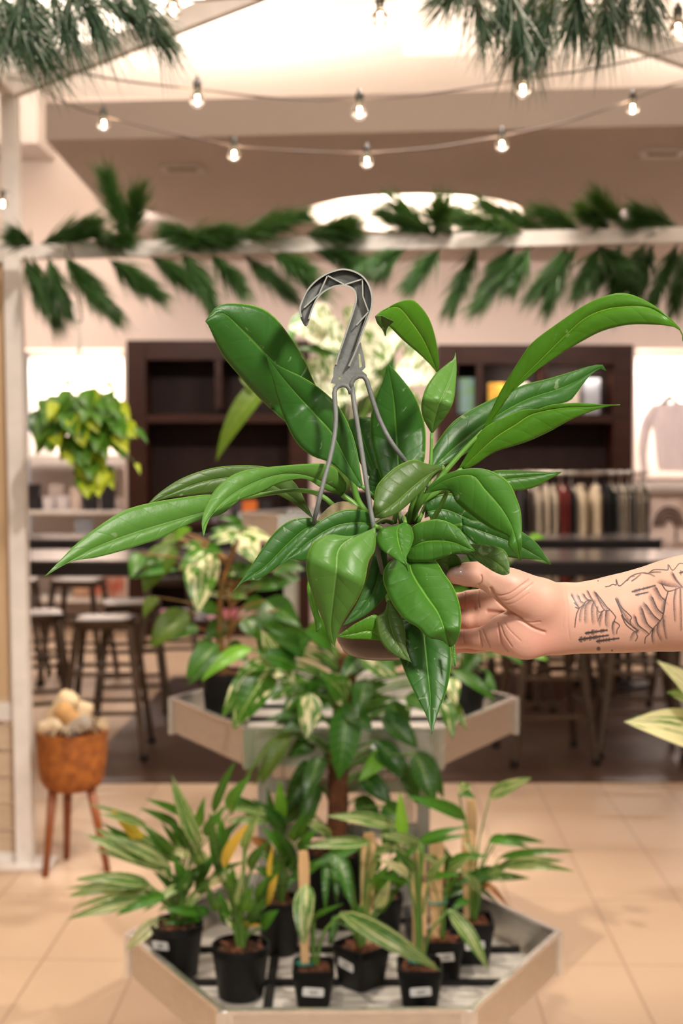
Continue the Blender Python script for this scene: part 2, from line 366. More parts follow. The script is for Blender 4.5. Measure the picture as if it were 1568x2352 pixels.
# high ceiling with a step, back wall with two niches
tag(MB().bb((-7, -4, 4.75), (8, HW+.3, 4.85)).build('ceiling', M['ceil'], smooth=False), kind='structure')
tag(MB().bb((.45, 9.35, 4.45), (8, 9.75, 4.75)).build('ceiling_beam', M['ceil'], smooth=False), kind='structure')
def wallx(px, Y=HW): return (px-784)/F*Y
def wallz(py, Y=HW): return at(784, py, Y).z
NI = [(45, 285, 802, 1560), (1457, 1900, 802, 1560)]
wb = MB(); xs = [-7, wallx(40), wallx(285), wallx(1457), wallx(1900), 8]; zt = wallz(800)
wb.bb((xs[0], HW, 0), (xs[1], HW+.3, 4.75)); wb.bb((xs[2], HW, 0), (xs[3], HW+.3, zt)); wb.bb((xs[4], HW, 0), (xs[5], HW+.3, zt))
wb.bb((xs[1], HW, zt), (xs[5], HW+.3, 4.75)); wb.bb((xs[1], HW+.5, 0), (xs[5], HW+.6, zt+.2))
for i, j in ((1, 2), (3, 4)): wb.bb((xs[i], HW+.25, zt), (xs[j], HW+.6, zt+.05))
tag(wb.build('wall_back', M['wall'], smooth=False, origin=(0, HW, 0)), kind='structure')
area('niche_light', (wallx(160), HW+.30, zt-.04), (wallx(160), HW+.42, 0), .85, 42, (1, .92, .84), .12)
area('niche_light', (wallx(1600), HW+.30, zt-.04), (wallx(1600), HW+.42, 0), 1.2, 60, (1, .92, .84), .12)
tag(MB().bb((-7.2, -4, 0), (-7, HW, 4.75)).build('wall_left', M['wall'], smooth=False), kind='structure')
tag(MB().bb((8, -4, 0), (8.2, HW, 4.75)).build('wall_right', M['wall'], smooth=False), kind='structure')
# lower bulkhead high on the left
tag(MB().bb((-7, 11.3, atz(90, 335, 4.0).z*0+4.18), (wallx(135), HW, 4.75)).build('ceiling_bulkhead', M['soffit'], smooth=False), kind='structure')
tag(MB().bb((-7, HW-.02, 0), (xs[1], HW, .12)).build('baseboard_back', M['white'], smooth=False), kind='structure')
# ceiling vents in the soffit
def vent(px, py, wpx, label):
    c = atz(px, py, ZS); wd = wpx/F*c.y
    r = empty('ceiling_vent', (c.x, c.y, ZS-.02), label, 'vent', 'recessed ceiling vents')
    b = MB(); h = wd*.42
    for sx in (-1, 1): b.box((c.x+sx*(wd/2-.015), c.y, ZS-.009), (.04, h*2, .016))
    for sy in (-1, 1): b.box((c.x, c.y+sy*(h-.015), ZS-.009), (wd, .04, .016))
    b.build('frame', M['white'], r, smooth=False)
    s = MB()
    for k in range(7): s.box((c.x, c.y-h+.06+k*(2*h-.12)/6, ZS-.006), (wd-.06, .03, .003), rx=.5)
    s.build('slat', mat('vent_slats', (.45, .40, .30), .5), r, smooth=False)
vent(418, 384, 92, 'small rectangular ceiling vent left of the round recess'); vent(1520, 349, 98, 'small rectangular ceiling vent at the right edge, beyond the round recess')
# ------------------------------------------------------------------ greenhouse frame
GY = 5.21
gf = empty('greenhouse_frame', (-1.25, GY, 0), 'white metal greenhouse frame with pale plywood side panel', 'greenhouse')
def pxl(a, Y): return at(a[0], a[1], Y)
pt = at(22, 205, GY); pb = atz(60, 1985, 0); GYb = pb.y
b = MB(); b.bar((pb.x, GYb, 0), (pt.x, GY, pt.z+.03), .062, .062, up=(0, 1, 0)); b.build('post', M['steelpaint'], gf, smooth=False)
b = MB(); b.box((pb.x, GYb, .006), (.22, .16, .010)); b.build('foot_plate', M['steelpaint'], gf, smooth=False)
rp = at(1668, 165, 5.0); rb = Vector((rp.x+.02, 5.0, 0))
b = MB(); b.bar(rb, (rp.x, 5.0, rp.z+.03), .062, .062, up=(0, 1, 0)); b.build('post', M['steelpaint'], gf, smooth=False)
b = MB(); c0, c1 = at(25, 580, GY-.0), at(1668, 538, 5.0); b.bar(c0, c1, .05, .056); b.build('crossbar', M['steelpaint'], gf, smooth=False)
b = MB(); apx = at(846, -118, 5.1); b.bar(pt + Vector((0, -.02, 0)), apx, .05, .078); b.build('rafter', M['steelpaint'], gf, smooth=False)
b = MB(); b.bar(rp + Vector((0, -.02, 0)), apx, .05, .078); b.build('rafter', M['steelpaint'], gf, smooth=False)
# front gable out of frame, joined by eaves and ridge that pass over the camera
for (q, nm) in ((pt, 'eave'), (rp, 'eave'), (apx, 'ridge')):
    b = MB(); b.bar(q, (q.x*1.0, 2.35, q.z), .05, .06); b.build(nm, M['steelpaint'], gf, smooth=False)
b = MB(); q0, q1, q2 = Vector((pt.x, 2.35, pt.z)), Vector((apx.x, 2.35, apx.z)), Vector((rp.x, 2.35, rp.z))
b.bar(q0, q1, .05, .06).bar(q1, q2, .05, .06); b.build('front_rafter', M['steelpaint'], gf, smooth=False)
for q in (q0, q2):
    b = MB(); b.bar((q.x, 2.35, 0), q, .06, .06, up=(0, 1, 0)); b.build('post', M['steelpaint'], gf, smooth=False)
# left of the post: panels in rails
lx = pb.x - .62
def zz(py): return at(40, py, GY).z
for py in (583, 1632, 1975):
    b = MB(); b.bb((lx, GY-.026, zz(py)-.034), (pb.x-.02, GY+.026, zz(py)+.034)); b.build('rail', M['steelpaint'], gf, smooth=False)
b = MB(); b.bb((lx, GY-.006, zz(1612)), (pb.x-.045, GY+.006, zz(603))); b.build('plywood_panel', M['ply'], gf, smooth=False)
b = MB(); b.bb((pb.x-.062, GY-.022, zz(1612)), (pb.x-.04, GY+.01, zz(603))); b.build('trim_strip', M['steelpaint'], gf, smooth=False)
b = MB(); z = zz(1965); 
while z < zz(1655):
    b.bb((lx, GY-.012, z+.004), (pb.x-.045, GY+.012, z+.098)); z += .105
b.build('plank_panel', M['plank'], gf, smooth=False)
b = MB(); b.bb((lx-.06, GY-.03, 0), (lx, GY+.03, pt.z)); b.build('post', M['steelpaint'], gf, smooth=False)
# ------------------------------------------------------------------ pine garlands
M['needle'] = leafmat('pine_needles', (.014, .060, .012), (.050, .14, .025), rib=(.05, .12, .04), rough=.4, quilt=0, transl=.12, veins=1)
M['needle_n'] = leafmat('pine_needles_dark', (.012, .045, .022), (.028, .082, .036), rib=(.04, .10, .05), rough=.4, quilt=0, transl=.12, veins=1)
M['twig'] = mat('brown_twig', (.10, .05, .025), .7)
def spray(mb, a, b, L, n, wd, rng, spread=.6):
    """needles along a twig from a to b"""
    a, b = Vector(a), Vector(b); ax = (b-a); ln = ax.length; ax.normalize(); o1 = ax.orthogonal().normalized(); o2 = ax.cross(o1)
    for i in range(n):
        q = rng.random()**.8; p0 = a + ax*ln*q; th = rng.random()*2*PI
        sp = spread*(1.25-.6*q)*(.2+.8*rng.random())
        d = (ax + (o1*math.cos(th)+o2*math.sin(th))*sp + Vector((0, 0, -.10))).normalized()
        l = L*(.45+.6*rng.random())*(1-.2*q); sd = d.cross(Vector((rng.random()-.5, rng.random()-.5, rng.random()-.5))).normalized()*wd
        m_ = p0 + d*l*.5 + Vector((0, 0, .012*l)); e = p0 + d*l + Vector((0, 0, -.06*l))
        k = len(mb.v); mb.add([p0+sd, p0-sd, m_+sd, m_-sd, e], [(0, 1, 3, 2), (2, 3, 4)], [(0, 0), (1, 0), (0, .5), (1, .5), (.5, 1)])
def garland(label, sprays, vine, Y, L, n, wd, m, dY=.14, seed=3, nm='pine_garland'):
    rng = random.Random(seed); a0 = at(*vine[0], Y if len(vine[0]) == 2 else 0) if len(vine[0]) == 2 else at(*vine[0])
    g = empty(nm, a0, label, 'garland')
    vp = [at(p[0], p[1], p[2] if len(p) > 2 else Y) for p in vine]
    v = MB(); v.tube([Vector(q) for q in cr([tuple(x) for x in vp], 30)], .006, 6); v.build('vine', M['twig'], g)
    for s_ in sprays:
        x0, y0, x1, y1 = s_[:4]; yy = Y + (rng.random()-.5)*dY; mb = MB()
        a, b = at(x0, y0, yy), at(x1, y1, yy - .03 - rng.random()*.06); b = a + (b-a)*1.1
        b2 = a + (b-a)*.80
        mb.m = 1; mb.tube([a, b2], [.0035, .0015], 5); mb.m = 0
        spray(mb, a, b2, L*(s_[4] if len(s_) > 4 else 1), n, wd, rng)
        mb.build('pine_spray', [m, M['twig']], g, smooth=False)
    return g
cross = [(75,562,50,548),(95,560,200,512),(150,556,205,530),(215,556,280,548),(293,553,245,408),(300,548,315,455),(395,556,520,548),(400,552,515,528),(470,560,410,535),(525,548,700,492),(560,545,640,505),(700,540,790,530),(720,540,795,512),
 (75,590,130,735),(55,590,100,690),(110,590,150,700),(165,600,268,722),(150,590,225,690),(255,598,360,672),(250,595,310,640),(345,590,425,640),(430,585,490,710),(420,585,465,650),(485,585,550,655),(560,585,665,672),(625,580,735,660),(640,580,690,610),(720,575,830,600),(770,575,800,600),
 (985,543,890,495),(1000,545,1010,487),(1000,545,915,470),(1040,545,1010,500),(1250,530,1110,468),(1200,535,1080,500),(1130,540,1060,500),(1330,528,1255,490),(1435,524,1380,462),(1400,528,1350,490),(1550,520,1470,485),(1568,528,1460,515),
 (930,572,865,605),(895,572,880,600),(1010,570,950,638),(1095,568,1035,700),(1222,566,1090,705),(1215,566,1180,640),(1180,568,1120,650),(1325,566,1225,670),(1300,566,1260,690),(1380,565,1330,660),(1370,565,1420,600),(1420,562,1405,700),(1430,562,1370,640),(1500,560,1455,680),(1480,560,1440,640),(1555,560,1500,690),(1568,570,1550,700),(1600,560,1620,660),(1600,520,1640,480)]
garland('long green pine garland tied along the white crossbar', cross, [(60,566,5.30),(400,560,5.26),(784,557,5.22),(1200,546,5.16),(1640,542,5.10)], 5.10, .18, 430, .0019, M['needle'])
nearL = [(-40,-60,60,70),(20,-60,120,130),(80,-80,20,90),(100,-60,170,110),(130,-70,240,80),(170,-60,150,90),(180,-60,220,60),(210,-60,385,95),(300,-50,380,90),(190,-40,330,60),(-60,20,60,120),(-40,-20,110,150),(-60,-40,20,110),(280,-60,330,20),(40,-60,90,40)]
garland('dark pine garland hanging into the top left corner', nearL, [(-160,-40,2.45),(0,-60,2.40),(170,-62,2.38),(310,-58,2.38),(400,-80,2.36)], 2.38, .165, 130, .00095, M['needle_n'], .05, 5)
nearR = [(1080,-60,1110,70),(1130,-60,1170,60),(1160,-60,1215,110),(1200,-60,1130,60),(1240,-60,1180,120),(1260,-50,1235,100),(1290,-60,1240,110),(1320,-60,1330,60),(1350,-60,1300,80),(1380,-60,1400,70),(1420,-70,1375,100),(1470,-70,1490,40),(1440,-70,1430,30),(1500,-70,1500,30),(1100,-60,1020,-10),(1060,-70,1050,-20)]
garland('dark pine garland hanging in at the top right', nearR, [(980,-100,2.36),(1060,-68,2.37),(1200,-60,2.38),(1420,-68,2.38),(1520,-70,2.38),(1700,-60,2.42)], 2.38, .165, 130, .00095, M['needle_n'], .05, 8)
# ------------------------------------------------------------------ string lights
def string(label, pts, bulbs, Y, rad):
    g = empty('string_lights', at(pts[0][0], pts[0][1], Y), label, 'string lights')
    c = MB(); c.tube([Vector(q) for q in cr([tuple(at(p[0], p[1], p[2] if len(p) > 2 else Y)) for p in pts], 70)], .0032, 6); c.build('cord', M['cord'], g)
    for (x, y) in bulbs:
        # cord height above the bulb
        e = at(x, y, Y); k = rad*1.15
        s = MB(); s.lathe([(k*.40, k*1.05), (k*.46, k*1.2), (k*.46, k*2.0), (k*.30, k*2.15), (.003, k*2.6)], e, 12); so = s.build('socket', M['socket'], g)
        b = MB(); pr = [(rad*math.sin(t)*1.0, -rad*math.cos(t)) for t in np.linspace(.05, 2.55, 12)] + [(rad*.42, rad*1.15)]
        b.lathe(pr, e, 16); bo = b.build('bulb', M['bulb'], g)
        f = MB(); f.tube([e + Vector((0, 0, -rad*.45)), e + Vector((rad*.06, 0, 0)), e+Vector((0, 0, rad*.45))], rad*.16, 6); f.build('filament', M['fil'], bo)
        l = bpy.data.lights.new('bulb_glow', 'POINT'); l.energy = .8; l.color = (1, .78, .52); l.shadow_soft_size = rad*.5
        o = bpy.data.objects.new('bulb_glow', l); C.objects.link(o); o.location = e + Vector((0, -rad*1.3, -rad*.2))
string('lowest strand of warm globe lights, sagging in front of the ceiling vents', [(20,180,4.9),(70,190,4.6),(160,240,4.2),(245,268),(390,305),(540,335),(690,347),(842,350),(1000,338),(1152,312),(1300,280),(1452,228),(1530,198,4.3),(1660,165,4.9)],
       [(238,286),(537,356),(842,372),(1152,334),(1452,250)], 4.0, .019)
string('middle strand of globe lights along the bright soffit edge', [(60,140,4.6),(250,180),(452,205),(640,225),(825,228),(1010,212),(1200,182),(1400,150),(1660,90,4.6)], [(453,230),(825,258),(1200,207)], 3.6, .021)
string('highest strand of globe lights at the top of the picture', [(200,-50),(397,0),(560,-6),(700,4),(872,3),(1100,-20),(1555,45),(1660,70)], [(397,22),(872,42),(1556,68)], 3.1, .021)
string('strand of globe lights at the far left beyond the post', [(-200,430),(-80,445),(5,440),(20,440,4.9)], [(6,468)], 4.6, .017)
# ------------------------------------------------------------------ background furniture
def bookcase(px0, px1, pyt, divs, label):
    Y0 = HW-.10; x0, x1 = wallx(px0, Y0), wallx(px1, Y0); zt_ = at(784, pyt, Y0).z
    r = empty('bookcase', ((x0+x1)/2, HW-.22, 0), label, 'bookcase', None)
    w_ = .17; b = MB(); D = .36; yb = HW-.004; yf = yb-D
    b.bb((x0, yf, 0), (x0+w_, yb, zt_)); b.bb((x1-w_, yf, 0), (x1, yb, zt_)); b.bb((x0+w_, yf+.002, zt_-w_), (x1-w_, yb-.002, zt_)); b.bb((x0+w_, yf+.002, 0), (x1-w_, yb-.002, .14))
    b.build('frame', M['dark'], r, smooth=False, bevel=.006)
    b = MB(); b.bb((x0+w_, yb-.02, .14), (x1-w_, yb-.001, zt_-w_)); b.build('back_panel', M['darkb'], r, smooth=False)
    for zc, t in [(at(784, y, HW-.3).z, .07 if y < 1000 else .035) for y in (952, 1200, 1330, 1485)]:
        b = MB(); b.bb((x0+w_, yf+.01, zc-t), (x1-w_, yb-.02, zc)); b.build('shelf', M['dark'], r, smooth=False)
    for px in divs:
        xc = wallx(px, yf); b = MB(); b.bb((xc-.03, yf+.005, at(784, 940, yf).z), (xc+.03, yb-.02, zt_-w_)); b.build('divider', M['dark'], r, smooth=False)
    return r
bookcase(303, 712, 787, [502], 'dark wooden built-in bookcase left of the tall white-leaved plant')
bookcase(1000, 1437, 797, [1100, 1250], 'dark wooden built-in bookcase behind the clothes rack')
def item(nm, px0, px1, py0, py1, Y, col, label, cat, group=None, d=.1, rough=.5, taper=0, col2=None):
    a, b_ = at(px0, py1, Y), at(px1, py0, Y); z0, z1 = a.z, b_.z
    b = MB(); t = (b_.x-a.x)*taper
    if taper:
        lo = [(a.x+t, Y+t), (b_.x-t, Y+t), (b_.x-t, Y+d-t), (a.x+t, Y+d-t)]; hi = [(a.x, Y), (b_.x, Y), (b_.x, Y+d), (a.x, Y+d)]
        vs = [(x, y, z0) for x, y in lo] + [(x, y, z1) for x, y in hi]
        b.add(vs, [(3,2,1,0),(4,5,6,7)] + [(i, (i+1) % 4, 4+(i+1) % 4, 4+i) for i in range(4)])
    else: b.bb((a.x, Y, z0), (b_.x, Y+d, z1))
    return tag(b.build(nm, mat(nm+'_surface', col, rough, col2=col2 or tuple(c*.7 for c in col), nscale=12), smooth=False, bevel=.004), label, cat, group)
zsh = at(784, 1485, HW-.3).z; zs2 = at(784, 1200, HW-.3).z; zs1 = at(784, 952, HW-.3).z
rng = random.Random(11)
ORDS = 'first second third fourth fifth sixth seventh eighth ninth'.split()
def shelfrow(nm, x0, x1, zb, Yb, n, hs, cols, label, group, cat='book', d=.16, gap=.004):
    x = x0; wv = (x1-x0)/n
    for k in range(n):
        h = hs[0]+rng.random()*(hs[1]-hs[0]); c = cols[k % len(cols)]
        b = MB(); b.bb((x+gap, Yb, zb+.001), (x+wv-gap, Yb+d, zb+h)); o = b.build(nm, mat(nm+'_cover', c, .4, col2=cols[(k+1) % len(cols)], nscale=16), smooth=False, bevel=.003)
        tag(o, label % (ORDS[k], ), cat, group); x += wv
PINK = (.62, .08, .30); BL = (.18, .26, .42); WH = (.75, .70, .70); TN = (.6, .34, .22); BK = (.02, .02, .025); OR = (.75, .20, .03)
shelfrow('magazine', wallx(365, 11.7), wallx(690, 11.7), zsh, 11.70, 9, (.30, .36), [PINK, WH, BL, WH, PINK, TN, WH, BK, PINK], 'magazine standing on the low bookcase shelf behind the left potted plant, %s from the left', 'magazines on the low bookcase shelf', 'magazine', .02)
shelfrow('bottle', wallx(395, 11.75), wallx(560, 11.75), zs2, 11.75, 6, (.13, .2), [(.10, .09, .12), (.3, .26, .28), BK], 'small dark bottle on the middle bookcase shelf, %s from the left', 'bottles on the middle bookcase shelf', 'bottle', .06, .012)
item('box', 556, 590, 1150, 1200, 11.74, OR, 'orange box standing on the middle bookcase shelf', 'box')
item('box', 596, 622, 1152, 1200, 11.74, BK, 'black box beside the orange box on the middle bookcase shelf', 'box')
item('box', 345, 392, 1176, 1200, 11.74, (.5, .45, .45), 'pale flat box at the left end of the middle bookcase shelf', 'box')
item('picture', 1046, 1088, 868, 950, 11.8, (.25, .40, .55), 'small blue picture standing in the top bay of the right bookcase', 'picture', d=.02, col2=(.2, .4, .1))
item('picture', 1120, 1160, 880, 950, 11.8, (.7, .2, .04), 'small orange and red picture in the middle bay of the right bookcase', 'picture', d=.02, col2=(.7, .55, .05))
item('box', 1170, 1215, 880, 951, 11.76, (.62, .54, .46), 'cream storage box in the lit middle bay of the right bookcase', 'box')
item('box', 1278, 1330, 885, 951, 11.76, (.62, .54, .46), 'cream storage box, left one in the right bay of the bookcase', 'box')
item('box', 1340, 1378, 870, 951, 11.76, (.35, .36, .40), 'grey storage box at the right end of the top bookcase bay', 'box')
area('bookcase_light', (wallx(1260), HW-.28, zs1+.36), (wallx(1260), HW, zs1+.1), .9, 5, (1, .88, .75), .05)
# left niche shelves and pots
for i, (py, lb) in enumerate(((1045, 'white shelf in the lit wall niche, the upper one'), (1172, 'white shelf in the lit wall niche, the one holding small pots'), (1262, 'white shelf low in the left wall niche'))):
    z = at(784, py, HW+.05).z; b = MB(); b.bb((wallx(46), HW-.02, z-.035), (wallx(283), HW+.48, z)); tag(b.build('wall_shelf', M['white'], smooth=False, bevel=.004), lb, 'shelf')
PT = 'small pots on the niche shelf'
for a in ((52, 88, 1112, 1140, BK, 'upper black pot stacked in the left niche'), (50, 97, 1140, 1172, BK, 'lower black pot in the left niche, under another'), (97, 125, 1142, 1172, WH, 'white square pot beside the black pots in the niche'), (128, 158, 1140, 1172, WH, 'second white square pot on the niche shelf, left of the taller one'),
          (160, 187, 1120, 1172, (.70, .58, .50), 'tall cream pot in the middle of the niche shelf'), (188, 224, 1108, 1172, BK, 'left one of two tall black pots on the niche shelf'), (227, 262, 1108, 1172, BK, 'right one of two tall black pots on the niche shelf')):
    item('plant_pot', a[0], a[1], a[2], a[3], HW+.06, a[4], a[5], 'pot', PT, d=.13, taper=.1)
item('canister', 112, 146, 1112, 1140, HW+.2, (.62, .52, .46), 'small cream canister behind the white pots in the niche', 'canister')
item('canister', 48, 66, 995, 1044, HW+.1, (.35, .33, .33), 'grey canister on the upper niche shelf', 'canister'); item('canister', 92, 118, 1005, 1044, HW+.12, (.8, .76, .72), 'white canister on the upper niche shelf', 'canister')
item('picture', 172, 213, 1192, 1262, HW+.03, (.30, .33, .38), 'blue-grey picture frame under the shelf of small pots', 'picture', d=.02)
zl = at(784, 1372, HW+.05).z; b = MB(); b.bb((wallx(46), HW-.02, zl-.04), (wallx(283), HW+.48, zl)); tag(b.build('wall_shelf', M['white'], smooth=False), 'lowest white shelf in the left niche, with red boxes', 'shelf')
for k, (a_, b_) in enumerate(((215, 250), (253, 288))): item('box', a_, b_, 1322, 1372, HW+.02, (.55, .10, .05), ('left', 'right')[k]+' red and cream box on the lowest niche shelf', 'box', 'red boxes on the lowest niche shelf', col2=(.7, .5, .4))
item('box', 170, 205, 1335, 1372, HW+.02, (.66, .40, .26), 'peach box beside the red boxes on the lowest niche shelf', 'box')
# right niche: shelf, sweatshirt, rainbow sign
z = at(784, 1097, HW-.1).z; b = MB(); b.bb((wallx(1468), HW-.16, z-.03), (wallx(1900), HW+.48, z)); tag(b.build('wall_shelf', mat('taupe_shelf', (.30, .22, .18), .5), smooth=False), 'taupe shelf under the hanging white sweatshirt', 'shelf')
sw = empty('sweatshirt', at(1530, 1097, 11.62), 'white sweatshirt hanging on a black hanger in the right niche', 'sweatshirt')
cloth = mat('white_fleece', (.88, .80, .82), .85, col2=(.80, .70, .73), nscale=6, stretch=(6, 6, 1), bump=.4, bscale=12)
def torso(pts_l, pts_r, Y, th, mb, waves=3):
    n = 14; Lp, Rp = cr(pts_l, n), cr(pts_r, n); G = []
    for i in range(n):
        row = []; 
        for k in range(24):
            a = 2*PI*k/23; cx = (Lp[i][0]+Rp[i][0])/2; hw = (Rp[i][0]-Lp[i][0])/2; cy = (Lp[i][1]+Rp[i][1])/2
            q = at(cx + hw*math.cos(a), cy + (Rp[i][1]-Lp[i][1])/2*math.cos(a), Y + th*math.sin(a) + .008*math.sin(a*waves+i*.3)); row.append(q)
        G.append(row)
    mb.grid(G)
mb = MB(); torso([(1500,928),(1496,960),(1500,1000),(1506,1050),(1512,1080)], [(1575,925),(1590,960),(1592,1000),(1594,1050),(1592,1084)], 11.55, .06, mb, 5); mb.build('body', cloth, sw)
for px in (0, 1):
    mb = MB()
    if px == 0: pts = [(1508,935),(1488,965),(1478,1010),(1476,1050),(1482,1092)]
    else: pts = [(1582,935),(1610,965),(1622,1010),(1626,1050),(1624,1092)]
    mb.tube([at(x, y, 11.55) for x, y in cr(pts, 14)], [.055, .062, .055, .045, .036], 12, flat=.7); mb.build('sleeve', cloth, sw)
mb = MB(); mb.tube([at(x, y, 11.55) for x, y in ((1510, 934), (1530, 920), (1538, 912), (1548, 920), (1570, 934))], [.012, .03, .035, .03, .012], 10, flat=.5); mb.build('hanger', M['black'], sw)
mb = MB(); mb.tube([at(x, y, 11.55) for x, y in cr([(1538, 912), (1528, 902), (1530, 892), (1537, 892), (1536, 897)], 14)], .005, 6); mb.build('hook', M['alu'], sw)
rs = empty('rainbow_sign', at(1540, 1235, 11.9), 'grey rainbow-shaped wall decoration at the right edge', 'sign')
for k, rr in enumerate((34, 27, 20, 13)):
    mb = MB(); cx, cy = 1536, 1208
    mb.tube([at(cx+rr*math.cos(a), cy-rr*1.25*math.sin(a), 11.9) for a in np.linspace(0, PI, 18)], .011, 8); mb.build('arc', mat('arc_paint', (.17, .11, .09), .6), rs)
mb = MB(); mb.bar(at(1552, 1206, 11.9), at(1552, 1240, 11.9), .012); mb.build('stem', mat('arc_paint', (.17, .11, .09), .6), rs)
mb = MB(); q = at(1536, 1172, 11.9); mb.bb((q.x-.17, 11.92, q.z-.28), (q.x+.22, 11.935, q.z+.10)); mb.build('backing', M['wall'], rs, smooth=False)
mb = MB(); mb.bar(at(1536, 1245, 11.93), at(1536, 1262, 11.93), .02); mb.build('stem', M['white'], rs)
# clothes rack
RY = 10.3; rk = empty('clothes_rack', (wallx(1320, RY), RY, 0), 'metal clothes rack behind the bar tables', 'clothes rack')
za = at(784, 1087, RY).z; xa, xb = wallx(1172, RY), wallx(1478, RY)
b = MB(); b.cyl((xa, RY, za), (xb, RY, za), .016, n=12); b.build('rail', M['alu'], rk)
for x in (xa, xb):
    b = MB(); b.cyl((x, RY, .03), (x, RY, za), .016, n=12); b.build('post', M['alu'], rk); b = MB(); b.bar((x, RY-.25, .03), (x, RY+.25, .03), .03, .03); b.build('foot', M['alu'], rk, smooth=False)
CRM = (.62, .55, .44); GR = (.34, .31, .27)
gar = [(1186, 1204, BK, 1340), (1204, 1222, (.05, .035, .03), 1335), (1222, 1242, CRM, 1345), (1242, 1262, CRM, 1340), (1262, 1280, CRM, 1345), (1281, 1292, (.28, .045, .04), 1330), (1292, 1304, (.25, .04, .035), 1335), (1305, 1316, BK, 1330), (1316, 1350, (.70, .60, .44), 1345), (1350, 1383, (.70, .60, .44), 1340), (1384, 1396, BK, 1350), (1396, 1408, (.012, .02, .018), 1350)] + [(1410+9.5*k, 1419+9.5*k, (GR, CRM, (.45, .40, .34), (.20, .19, .18))[k % 4], 1345) for k in range(8)]
ORD = 'first second third fourth fifth sixth seventh eighth ninth tenth eleventh twelfth thirteenth fourteenth fifteenth sixteenth seventeenth eighteenth nineteenth twentieth'.split()
for k, (a_, b_, c, yb) in enumerate(gar):
    nmc = 'black' if c[0] < .06 else 'dark red' if c[1] < .06 else 'grey' if c[0] < .4 else 'cream'
    z0 = at(784, yb, RY).z; x0, x1 = wallx(a_, RY), wallx(b_, RY); xm = (x0+x1)/2; wdt = (x1-x0)*.92
    g = empty('garment', (xm, RY, z0), nmc+' garment hanging on the clothes rack, '+ORD[k]+' from its left end', 'clothing', 'garments on the clothes rack')
    mb = MB(); G = []; n = 10
    for i in range(n):
        q = i/(n-1); z = za-.085-(za-.085-z0)*q; ww = wdt*(.45 if i == 0 else .9+.1*q)/2; dd = .20*(.25 if i == 0 else .8+.2*q)
        G.append([Vector((xm+ww*math.cos(t)*(1+.25*math.sin(5*t+k)), RY+dd*math.sin(t), z)) for t in np.linspace(0, 2*PI, 21)])
    mb.grid(G); mb.build('fabric', mat('garment_fabric', c, .85, nscale=7, stretch=(4, 4, 1), bump=.3, bscale=20), g)
    mb = MB(); mb.tube([(xm, RY, za-.085), (xm, RY, za-.04), (xm, RY-.018, za-.01), (xm, RY-.012, za+.02), (xm, RY+.01, za+.02)], .004, 6); mb.tube([(xm, RY-.16, za-.13), (xm, RY, za-.08), (xm, RY+.16, za-.13)], .006, 6); mb.build('hanger', M['alu'] if k % 2 else M['black'], g)
# white item resting on the rack shelf behind (boxed stack)
# bar tables
def bartable(x0, x1, y0, y1, z, label):
    t = empty('bar_table', ((x0+x1)/2, (y0+y1)/2, 0), label, 'table')
    blk = mat('black_table_edge', (.012, .012, .014), .4); top = mat('grey_laminate', (.13, .12, .12), .17, nscale=10)
    b = MB(); b.bb((x0, y0, z-.012), (x1, y1, z)); b.build('tabletop', top, t, smooth=False)
    b = MB(); b.bb((x0+.01, y0+.01, z-.085), (x1-.01, y1-.01, z-.012)); b.build('apron', blk, t, smooth=False)
    for x in (x0+.25, x1-.25):
        b = MB(); b.cyl((x, (y0+y1)/2, .02), (x, (y0+y1)/2, z-.08), .04); b.cyl((x, (y0+y1)/2, .007), (x, (y0+y1)/2, .03), .26, .22); b.build('pedestal', blk, t)
ta = at(784, 1289, 6.9); bartable(-2.6, 2.9, 6.95, 7.75, ta.z, 'long black-edged bar table behind the display stand, the nearer one')
tb = at(784, 1238, 8.9); bartable(-2.9, wallx(1525, 8.9), 8.9, 9.5, tb.z, 'long black bar table, the farther one, in front of the clothes rack')
# stools
def stool():
    H = .72; r = empty('bar_stool', (0, 0, 0), 'x', 'stool', 'metal bar stools')
    b = MB(); b.lathe([(.150, H-.05), (.165, H-.03), (.166, H-.006), (.155, H), (.10, H-.003), (.0001, H-.004)], (0, 0, 0), 32, sq=7); b.build('seat', M['gun'], r, autos=50)
    ft = []
    for sx in (-1, 1):
        for sy in (-1, 1):
            a, c = Vector((sx*.135, sy*.135, H-.03)), Vector((sx*.215, sy*.215, .012)); b = MB(); b.bar(a, c, .034, .030, up=(0, 1, 0)); lg = b.build('leg', M['gun'], r, smooth=False, bevel=.004)
            b = MB(); b.cyl(c + Vector((0, 0, -.012)), c + Vector((0, 0, .02)), .024, .018, 10); b.build('rubber_foot', M['black'], lg)
    def ring(z, off=0):
        k = .135 + (.215-.135)*(H-.03-z)/(H-.04); P_ = [(-k, -k), (k, -k), (k, k), (-k, k)]
        for i in range(4):
            a, c = P_[i], P_[(i+1) % 4]; b = MB(); b.bar((a[0], a[1], z+off*(i % 2)), (c[0], c[1], z+off*(i % 2)), .012, .022); b.build('stretcher', M['gun'], r, smooth=False)
    ring(.24, .05); ring(.44)
    return r
st = stool(); first = True
